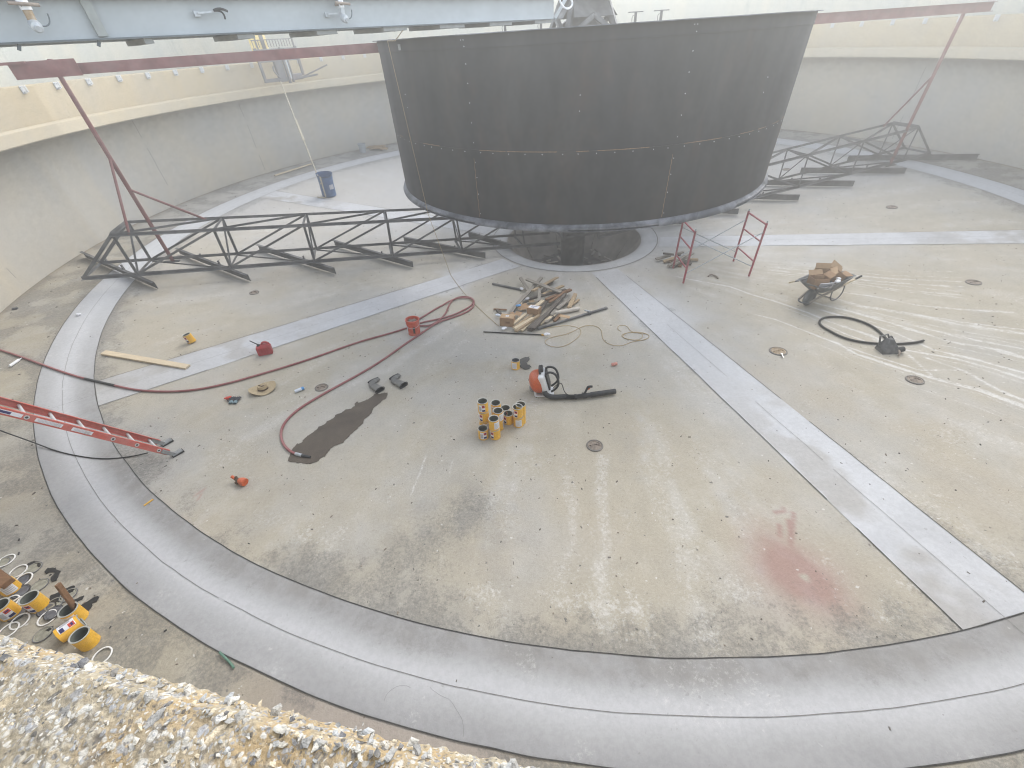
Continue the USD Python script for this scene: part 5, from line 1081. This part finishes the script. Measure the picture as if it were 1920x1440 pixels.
obj('crumpled_paper', [ball(.045, (0, 0, .03), (1, .8, .7), 2), ball(.03, (.03, .02, .03), (1, 1.2, .8), 1)], 'label_white', label='crumpled white scrap on the grey ring at upper left', cat='litter', mat=frame(at(147, 592), 0))
obj('drink_can', [lathe([(.001, 0), (.026, 0), (.032, .012), (.032, .1), (.027, .115), (.001, .115)], 16)], 'pinkish', label='small crushed pink and white can alone right of the coiled cord', cat='drink can', mat=frame(at(1150, 686), 0) @ trimesh.transformations.translation_matrix([-.04, 0, .032]) @ rot((0, 1, 0), 80))
obj('stone_chip', box(.1, .07, .05, (0, 0, .02), .015), 'dark_steel', label='dark chunk of rubble near the wall at the upper left', cat='rubble', mat=frame(at(29, 580), 30))
obj('rusty_arc', tube(spline([at(1328, 518, .02), at(1334, 515, .03), at(1341, 517, .03), at(1346, 522, .02)], .02), .02, 6), 'cast_iron', label='small dark curved scrap right of the scaffold frame', cat='scrap')

# ---- relief valve covers set in the floor
def valve(px, py, r, mt, label, yaw=0):
    t = thing('floor_cover', label, 'drain cover', frame(at(px, py), yaw))
    obj('rim', lathe([(r * 1.22, .004), (r * 1.18, .016), (r * 1.02, .020), (r * 1.0, .010)], 36), 'pit_concrete', t); obj('plate', lathe([(r * .99, .006), (r * .97, .016), (r * .8, .018), (r * .74, .010), (r * .5, .011), (r * .3, .022), (.001, .026)], 36), mt, t)
    obj('lug', [box(.03, .014, .02, (r * .62, 0, .018), .004), box(.03, .014, .02, (-r * .62, 0, .018), .004), box(.05, .02, .02, (.02, .01, .03), .006)], mt, t)
valve(1115, 836, .108, 'cast_iron', 'rusty round floor cover in front of the leaf blower'); valve(1459, 659, .135, 'valve_rust', 'tan round floor cover with a silver tool on it'); valve(1715, 713, .11, 'cast_iron', 'dark round floor cover among the white runoff lines')
valve(1825, 530, .12, 'cast_iron', 'round floor cover far right beyond the wheelbarrow'); valve(477, 549, .1, 'cast_iron', 'small round floor cover in front of the left truss'); valve(603, 727, .10, 'cast_iron', 'round floor cover beside the bottle, crossed by the hose'); valve(1672, 389, .13, 'cast_iron', 'distant round floor cover right of the drum')
valve(1475, 318, .13, 'cast_iron', 'farthest round floor cover beneath the right truss')
m = frame(at(1467, 668, .02), yaw_px((1464, 662), (1470, 676))); obj('flat_tool', [box(.16, .022, .012, (0, 0, .014), .003), box(.04, .04, .012, (-.07, 0, .014), .004)], 'aluminium', label='silver flat tool lying over the edge of the tan floor cover', cat='tool', mat=m)

# ---- lone board at left
obj('long_board', bar(at(194, 661, .03), at(352, 688, .03), .13, .04, bev=.004), 'wood_fresh', label='pale new board lying across the left strip and ring', cat='board')

# ---- scrap pile
PG = 'boards of the scrap pile before the pit'
def board(p, q, w, t, h0, h1, mt, label=None, group=None, cat='board'):
    a_, b_ = at(*p, h0), at(*q, h1); L = np.linalg.norm(b_ - a_); x, y, z = basis(b_ - a_)
    mm = np.eye(4); mm[:3, 0], mm[:3, 1], mm[:3, 2], mm[:3, 3] = x, y, z, (a_ + b_) / 2
    bx = box(L, w, t, bev=.004); bx.vertices += RNG.normal(size=bx.vertices.shape) * .002
    obj('scrap_board', bx, mt, label=label, cat=cat, group=group, mat=mm @ rot((1, 0, 0), RNG.uniform(-12, 12)))
pile = [((585, 205), (665, 330), .09, .04, .16, .1, 'wood_grey', 'short grey board at the upper left of the scrap pile'), ((785, 203), (610, 400), .1, .045, .2, .12, 'wood_grey', 'grey board crossing under the top board of the pile'), ((622, 378), (468, 560), .1, .045, .14, .05, 'wood_grey', 'long grey board running down the left side of the pile'),
        ((645, 222), (970, 345), .1, .05, .25, .24, 'wood_grey', 'topmost pale grey board lying across the top of the pile'), ((935, 202), (700, 330), .1, .04, .12, .2, 'wood_tan', 'tan board poking up at the upper right of the pile'), ((880, 240), (790, 345), .13, .03, .06, .1, 'wood_dark', 'dark wide board under the top board of the pile'),
        ((990, 282), (800, 365), .09, .04, .1, .16, 'wood_tan', 'tan board end right of the top board'), ((1015, 318), (670, 405), .09, .05, .16, .14, 'wood_dark', 'dark board lying flat across the middle of the pile'), ((1060, 320), (830, 415), .1, .05, .12, .2, 'wood_brown', 'brown board at the right of the pile middle'),
        ((766, 312), (762, 430), .08, .05, .3, .2, 'wood_grey', 'grey board pointing at the viewer in the middle of the pile'), ((1010, 358), (705, 690), .08, .05, .2, .1, 'wood_dark', 'long dark board running down the middle of the pile'), ((1105, 362), (1045, 490), .1, .06, .1, .1, 'wood_tan', 'thick tan block at the right side of the pile'),
        ((1140, 412), (1075, 462), .05, .04, .05, .05, 'wood_tan', 'small tan stick at the far right of the pile'), ((1055, 402), (930, 500), .09, .04, .1, .12, 'wood_grey', 'grey board right of the long dark board'), ((1000, 420), (880, 560), .08, .04, .06, .1, 'wood_grey', 'grey board beside the long dark board'),
        ((640, 548), (512, 645), .08, .04, .1, .06, 'wood_fresh', 'first pale new board right of the front box'), ((692, 560), (520, 682), .08, .04, .1, .06, 'wood_tan', 'second new board from the front box, orange tan'), ((700, 585), (530, 690), .07, .04, .13, .1, 'wood_fresh', 'third new board from the front box, pale'), ((762, 560), (540, 712), .08, .045, .12, .08, 'wood_tan', 'longest new tan board ending nearest the viewer'), ((705, 612), (592, 708), .08, .04, .05, .05, 'wood_fresh', 'pale new board with its end below the dark beam'),
        ((840, 555), (668, 695), .12, .10, .1, .06, 'wood_dark', 'thick dark beam along the right of the new boards'), ((905, 562), (768, 642), .07, .05, .06, .05, 'wood_fresh', 'pale yellow ended board right of the dark beam'), ((965, 556), (905, 617), .07, .05, .06, .05, 'wood_brown', 'short brown block by the cardboard tube'), ((800, 422), (735, 475), .09, .04, .22, .2, 'wood_fresh', 'pale piece of wood behind the labelled box'),
        ((830, 430), (740, 560), .1, .05, .15, .08, 'wood_dark', 'dark board behind the labelled box'), ((1020, 330), (860, 440), .06, .04, .22, .22, 'wood_brown', 'thin brown lath on the right of the pile'), ((930, 440), (790, 600), .09, .04, .08, .06, 'wood_grey', 'grey board between dark beam and long dark board'), ((900, 590), (850, 530), .07, .05, .05, .06, 'wood_dark', 'short dark offcut by the brown block'),
        ((330, 503), (455, 510), .04, .03, .03, .04, 'wood_brown', 'thin brown lath sticking out left of the pile'), ((365, 515), (400, 552), .06, .06, .04, .04, 'wood_dark', 'short dark offcut left of the front box'), ((560, 470), (700, 400), .09, .04, .05, .1, 'wood_dark', 'dark board under the pile at its left'), ((980, 500), (820, 630), .07, .04, .05, .05, 'wood_grey', 'grey board on the floor along the right front of the pile'), ((940, 380), (760, 470), .1, .04, .1, .1, 'wood_grey', 'grey board beneath the brown board')]
for a_, b_, w, t_, h0, h1, mt, lbl in pile: board(C6(*a_), C6(*b_), w, t_, h0, h1, mt, lbl)
obj('paper_tube', tube([at(*C6(912, 540), .06), at(*C6(1140, 498), .06)], .05, 16), 'paper_tube', label='pale cardboard tube lying at the right of the scrap pile', cat='tube')
def carton(m, sx, sy, sz, label, extra=None, open_=False, mt='cardboard'):
    t = thing('cardboard_box', label, 'cardboard box', m)
    if not open_:
        obj('body', box(sx, sy, sz, (0, 0, sz / 2), .004), mt, t); obj('top_flap', box(sx, sy / 2 - .002, .004, (0, sy / 4, sz + .003)), 'cardboard_light', t); obj('top_flap', box(sx, sy / 2 - .002, .004, (0, -sy / 4, sz + .003)), 'cardboard_light', t)
    else:
        w = .006
        for s_ in (1, -1): obj('side', box(sx, w, sz, (0, s_ * sy / 2, sz / 2)), mt, t); obj('side', box(w, sy - w, sz, (s_ * sx / 2, 0, sz / 2)), mt, t); obj('bottom', box(sx - .02, sy - .02, .006, (0, 0, .008)), mt, t)
        obj('flap', moved(box(sx * .96, sy * .42, .005, (0, sy * .21, 0)), trimesh.transformations.translation_matrix([0, sy / 2, sz]) @ rot((1, 0, 0), 50)), 'cardboard_light', t)
        obj('flap', moved(box(sx * .42, sy * .96, .005, (sx * .21, 0, 0)), trimesh.transformations.translation_matrix([sx / 2, 0, sz]) @ rot((0, 1, 0), -35)), mt, t)
    if extra: extra(t, sx, sy, sz)
    return t
def circle_label(t, sx, sy, sz): obj('label', disc(.045, sz + .007, 20), 'label_white', t); obj('print', box(.03, .035, .001, (0, 0, sz + .0085)), 'label_grey', t); obj('side_print', box(.1, .002, .05, (.03, -sy / 2 - .0025, sz * .5)), 'wood_brown', t)
def flat_label(t, sx, sy, sz): obj('label', box(sx * .8, sy * .75, .002, (0, 0, sz + .007)), 'label_white', t); obj('print', box(sx * .5, sy * .12, .001, (0, .03, sz + .0088)), 'label_navy', t); obj('print', box(sx * .3, sy * .1, .001, (-.03, -.03, sz + .0088)), 'label_navy', t)
m = frame(at(*C6(455, 668)), yaw_px(C6(398, 690), C6(512, 700))); carton(shift(m, 0, .1, 0), .33, .22, .22, 'brown carton with a round white label at the front left of the scrap pile', circle_label)
m = frame(at(*C6(715, 545), .08), yaw_px(C6(665, 545), C6(735, 570)) + 14); carton(m, .3, .2, .17, 'brown carton with a white label on top, in the middle of the scrap pile', flat_label)
for i, (q, s_, mt) in enumerate((((610, 480), (.3, .22), 'cardboard'), ((565, 545), (.2, .16), 'cardboard'), ((510, 545), (.16, .1), 'cardboard'), ((1005, 572), (.26, .1), 'cardboard_light'), ((690, 425), (.14, .1), 'cardboard_light'))):
    obj('cardboard_scrap', box(*s_, .006, bev=.001), mt, label=['torn flat cardboard sheet behind the labelled carton', 'small torn cardboard piece behind the front carton', 'crumpled cardboard bit touching the long grey board', 'pale cardboard scrap beside the paper tube', 'tiny cardboard scrap at the pile middle'][i], cat='cardboard', mat=frame(at(*C6(*q), .1), 30 + 40 * i) @ rot((1, 0, 0), 12 - 7 * i))
for i, (q, mt, lbl) in enumerate((((565, 480), 'bottle_blue', 'blue and white wrapper on the left of the pile'), ((650, 415), 'label_grey', 'pale lilac wrapper in the upper left of the pile'), ((600, 320), 'label_white', 'white scrap at the end of the short black bar'), ((380, 570), 'bottle', 'pale bottle left of the front carton'), ((840, 750), 'label_white', 'white rag at the tip of the yellow ended pole'), ((432, 693), 'label_white', 'white scrap under the front carton'), ((590, 462), 'wood_fresh', 'pale crumpled wrapper on the left of the pile'))):
    obj('wrapper', [ball(.055, (0, 0, .03), (1.3, .8, .5), 1), ball(.04, (.04, .03, .03), (1, 1, .5), 1)], mt, label=lbl, cat='litter', mat=frame(at(*C6(*q), .04 if q[0] not in (565, 650) else .14), 40 * i), smooth=False)
obj('steel_bar', bar(at(*C6(320, 262), .03), at(*C6(592, 320), .03), .05, .05, bev=.004), 'dark_steel', label='short black steel bar pointing away from the pile at its upper left', cat='bar')
pb = thing('steel_pole', 'long dark grey pole lying right of the scrap pile', 'pole'); p, q = at(*C6(750, 690), .035), at(*C6(1405, 490), .035); obj('pole', bar(p, q, .05, .05, bev=.006), 'dark_steel', pb); obj('collar', [bar(p * .29 + q * .71 - [0, 0, 0], p * .25 + q * .75, .085, .085, bev=.01), bar(p * .04 + q * .96, q, .07, .05, bev=.01)], 'dark_steel', pb); obj('latch', bar(p * .27 + q * .73 + [-.1, .1, .03], p * .27 + q * .73 + [0, 0, .05], .03, .03), 'bolt_grey', pb)
pb = thing('paint_pole', 'thin black pole with a yellow end in front of the scrap pile', 'pole'); p, q = at(*C6(235, 718), .02), at(*C6(812, 748), .02); obj('pole', tube([p, q], .0145, 10), 'cable_black', pb); obj('grip', tube([q * .955 + p * .045, q], .021, 10), 'pencil_yellow', pb)

# ---- second scrap pile beneath the scaffold
C9 = lambda x, y: (1225 + x * .05208, 460 + y * .05208)
pile2 = [((90, 500), (600, 360), 'wood_grey', .08, .1, 'pale grey board sticking out left under the scaffold'), ((350, 285), (740, 335), 'wood_dark', .2, .16, 'dark board across the back of the pile under the scaffold'), ((870, 290), (1080, 240), 'wood_grey', .1, .1, 'grey board end at the back of the pile under the scaffold'), ((780, 345), (1000, 345), 'wood_dark', .2, .2, 'short dark board on top of the pile under the scaffold'), ((360, 592), (770, 450), 'wood_tan', .05, .12, 'tan board at the left front of the pile under the scaffold'), ((540, 745), (1160, 380), 'wood_grey', .06, .2, 'long grey board running up over the pile under the scaffold'),
         ((720, 700), (1420, 285), 'wood_grey', .1, .14, 'longest grey board in the pile under the scaffold'), ((1220, 500), (1610, 510), 'wood_tan', .08, .05, 'tan board sticking out right under the scaffold'), ((1130, 620), (1370, 670), 'wood_dark', .06, .04, 'dark offcut at the right front of the pile under the scaffold'), ((890, 735), (1020, 742), 'wood_brown', .03, .03, 'brown offcut at the front of the pile under the scaffold'), ((640, 560), (1050, 520), 'wood_brown', .1, .1, 'brown board in the middle of the pile under the scaffold'), ((860, 690), (1300, 540), 'wood_dark', .05, .07, 'dark board under the right of the pile below the scaffold'), ((480, 560), (900, 620), 'wood_tan', .04, .05, 'tan board low in the pile under the scaffold')]
for a_, b_, mt, h0, h1, lbl in pile2: board(C9(*a_), C9(*b_), .1, .045, h0, h1, mt, lbl)

# ---- scaffold
sc = thing('scaffold_frame', 'red tubular scaffold section with grey cross braces standing right of the pit', 'scaffold')
F = [[at(1281, 531), at(1262, 503)], [at(1404, 518), at(1375, 490)]]
HS = 1.42
for (n_, f_) in F:
    for p in (n_, f_):
        obj('leg', tube([p + [0, 0, .005], p + [0, 0, HS]], .026, 12), 'scaffold_red', sc); obj('coupling_pin', tube([p + [0, 0, HS], p + [0, 0, HS + .06]], .018, 8), 'bolt_grey', sc)
    P_ = lambda p, z: p + np.array([0, 0, z])
    obj('top_rail', tube([P_(f_, HS - .04), P_(n_, HS - .04)], .022, 10), 'scaffold_red', sc)
    obj('rung', tube([P_(f_, .95), P_(n_, .95)], .02, 10), 'scaffold_red', sc); obj('rung', tube([P_(f_, .42), P_(n_, .42)], .02, 10), 'scaffold_red', sc)
for k in range(2):
    p, q = F[0][k], F[1][k]; z0, z1 = .28, HS - .22
    obj('cross_brace', tube([p + [0, 0, z1], q + [0, 0, z0]], .013, 8), 'bolt_grey', sc); obj('cross_brace', tube([p + [0, 0, z0], q + [0, 0, z1]], .013, 8), 'bolt_grey', sc)

# ---- wheelbarrow with cartons
wm = frame(np.array([4.42, -6.28, fz(4.42, -6.28)]), 25)
wb = thing('wheelbarrow', 'dusty grey wheelbarrow loaded with cardboard boxes', 'wheelbarrow', wm)
tyre = trimesh.creation.torus(.15, .05, major_sections=28, minor_sections=12); tyre.apply_transform(rot((1, 0, 0), 90)); tyre.apply_translation((.06, 0, .2)); wl = obj('wheel', lathe([(.001, .03), (.11, .028), (.11, -.028), (.001, -.03)], 20), 'barrow_grey', wb, mat=trimesh.transformations.translation_matrix([.06, 0, .2]) @ rot((1, 0, 0), 90)); obj('tyre', tyre, 'barrow_grey', wb, smooth=60)
for y in (-1, 1):
    obj('handle', bar((-.13, y * .12, .16), (.78, y * .24, .36), .04, .045, bev=.006), 'wood_grey', wb); obj('handle', bar((.78, y * .24, .36), (1.12, y * .285, .43), .038, .042, bev=.01), 'wood_fresh', wb); obj('grip', tube([(1.10, y * .283, .427), (1.28, y * .305, .465)], .024, 10), 'cable_black', wb)
    obj('leg', [tube(spline([(.52, y * .2, .30), (.60, y * .22, .03), (.72, y * .22, .015), (.80, y * .22, .03), (.84, y * .24, .36)], .03), .014, 8)], 'barrow_grey', wb)
obj('nose_guard', [tube(spline([(-.13, -.12, .16), (-.18, -.08, .15), (-.19, 0, .14), (-.18, .08, .15), (-.13, .12, .16)], .03), .016, 8)], 'barrow_grey', wb); obj('leg_brace', tube([(.72, -.22, .02), (.72, .22, .02)], .012, 8), 'barrow_grey', wb)
def tray_ring(z, x0, x1, w0, w1, n=10):
    pts = []
    for (cx_, cy_, a0) in ((x1 - .08, w1 - .08, 0), (x0 + .08, w0 - .08, 90), (x0 + .08, -w0 + .08, 180), (x1 - .08, -w1 + .08, 270)):
        for a_ in np.linspace(a0, a0 + 90, n): pts.append((cx_ + .08 * math.cos(math.radians(a_)), cy_ + .08 * math.sin(math.radians(a_)), z))
    return np.array(pts)
rs_ = [tray_ring(.31, .2, .72, .15, .18), tray_ring(.33, .14, .76, .19, .22), tray_ring(.56, -.10, .98, .30, .34), tray_ring(.57, -.12, 1.0, .32, .36), tray_ring(.56, -.09, .97, .295, .335), tray_ring(.345, .16, .74, .18, .21)]
V = np.vstack(rs_ + [[[.45, 0, .31]], [[.45, 0, .345]]]); n_ = 40; Fq = []
for i in range(5):
    for j in range(n_): Fq += [(i * n_ + j, i * n_ + (j + 1) % n_, (i + 1) * n_ + (j + 1) % n_), (i * n_ + j, (i + 1) * n_ + (j + 1) % n_, (i + 1) * n_ + j)]
for j in range(n_): Fq += [(6 * n_, (j + 1) % n_, j), (6 * n_ + 1, 5 * n_ + j, 5 * n_ + (j + 1) % n_)]
obj('tray', tm(V, Fq), 'barrow_grey', wb, smooth=50)
def in_barrow(x, y, z, yaw, ax=(1, 0, 0), tl=0): return wm @ trimesh.transformations.translation_matrix([x, y, z]) @ rot((0, 0, 1), yaw) @ rot(ax, tl)
carton(in_barrow(.14, -.02, .45, -28), .31, .28, .22, 'open empty carton at the front left of the wheelbarrow load', open_=True)
carton(in_barrow(.42, .10, .48, -50, (1, 0, 0), 14), .3, .27, .23, 'open carton leaning in the middle of the wheelbarrow load', open_=True, mt='cardboard_light')
carton(in_barrow(.62, -.02, .47, -35, (0, 1, 0), 30), .31, .25, .22, 'tilted carton in front at the right of the wheelbarrow load', open_=True); carton(in_barrow(.80, .12, .48, -42, (0, 1, 0), 38), .29, .25, .2, 'carton tipped against the rear of the wheelbarrow load', open_=True)
obj('wrapper', [ball(.07, (0, 0, 0), (1.2, .8, .5), 2), ball(.05, (.07, .02, .03), (1, 1, .6), 2)], 'white_plastic', label='white paper on the near rim of the wheelbarrow tray', cat='litter', mat=in_barrow(.42, -.27, .57, 10)); obj('flat_carton', box(.3, .02, .16, (0, 0, 0), .003), 'label_grey', label='lilac grey flattened carton along the left of the wheelbarrow tray', cat='cardboard', mat=in_barrow(.07, -.24, .55, -28, (1, 0, 0), 20))
tl_ = thing('shovel', 'tool with a grey blade and pale wooden handle lying over the left of the wheelbarrow', 'shovel'); p, q = (wm @ [.12, .16, .6, 1])[:3], at(1479, 530, .42); obj('shaft', tube([p * .35 + q * .65, q], .018, 10), 'wood_fresh', tl_); obj('blade', bar(p, p * .3 + q * .7, .06, .03, bev=.01), 'barrow_grey', tl_)

# ---- pump with its black hose
C3 = lambda x, y: (1400 + x * .27083, 480 + y * .27083)
pm_ = thing('floor_pump', 'grimy grey pump housing lying on the white runoff lines', 'pump', frame(at(1663, 657), yaw_px((1650, 658), (1690, 655))))
hull = trimesh.convex.convex_hull(np.array([(-.17, -.13, 0), (.13, -.15, 0), (.16, .08, 0), (-.15, .12, 0), (-.16, -.12, .06), (.12, -.13, .06), (-.03, .0, .24), (.02, -.02, .25), (.03, .09, .24), (-.05, .09, .22), (.1, .08, .1), (-.14, .1, .1)]))
obj('housing', hull, 'pump_grey', pm_, smooth=False); obj('handle', [tube([(-.14, .06, .1), (-.16, .1, .27), (-.02, .12, .29), (.01, .08, .22)], .017, 8)], 'pump_grey', pm_); obj('outlet', lathe([(.001, .1), (.03, .1), (.05, .09), (.052, 0), (.001, 0)], 16), 'black_rubber', pm_, mat=trimesh.transformations.translation_matrix([.11, -.1, .06]) @ rot((0, 1, 0), 80)); obj('side_bar', bar((.04, .1, .25), (.2, .1, .06), .035, .03), 'pump_grey', pm_)
obj('inlet_elbow', tube(spline([(.08, -.14, .08), (.06, -.2, .07), (.02, -.25, .03)], .02), .016, 8), 'cast_iron', pm_)
obj('suction_hose', [tube(on_floor([C3(*p) for p in ((925, 607), (860, 602), (760, 588), (660, 560), (570, 515), (515, 480), (505, 455), (530, 430), (590, 420), (680, 424), (770, 445), (860, 482), (920, 525), (960, 565), (985, 590))], .022), .022, 10), tube(on_floor([C3(*p) for p in ((1005, 612), (1080, 606), (1150, 600), (1225, 585))], .022), .022, 10)], 'cable_black', label='black hose looped from the pump on the right floor', cat='hose', smooth=True)

# ---- loose crumbs and specks
crumbs = {}
rc = np.random.default_rng(9)
for k in range(2600):
    th_, r_ = math.radians(rc.uniform(-215, 30)), math.sqrt(rc.uniform(3 ** 2, 15.5 ** 2))
    if RI < r_ < RO and rc.random() < .9: continue
    x, y = r_ * math.cos(th_), r_ * math.sin(th_); s_ = rc.uniform(.004, .014) * (1.4 if r_ > RO else 1)
    m_ = box(s_ * rc.uniform(.8, 3), s_, s_ * .6, (0, 0, 0)); m_.apply_transform(rot((0, 0, 1), rc.uniform(0, 180))); m_.apply_translation((x, y, fz(x, y) + s_ * .25 + (.004 if RI < r_ < RO else 0)))
    crumbs.setdefault(rc.choice(['wood_dark', 'joint_dark', 'pit_concrete', 'cast_iron']), []).append(m_)
for mt, L_ in crumbs.items(): obj('grit', L_, mt, kind='stuff', label='loose grit and crumbs scattered over the floor', smooth=False, cat='grit')

# ---------------------------------------------------------------- the dusty air
hz = box(44, 44, 10.5, (0, 0, 2.4))
fog = usdkit.material(stage, '/World/Looks/haze', {'v': ('principled_volume', {'color': (1.0, 0.975, 0.9), 'density': FOG, 'anisotropy': 0.55})}, [], volume='v.volume')
usdkit.mesh(stage, '/World/haze', hz, fog); tag(stage.GetPrimAtPath('/World/haze'), 'pale dust hanging in the air of the tank', None, None, 'stuff')
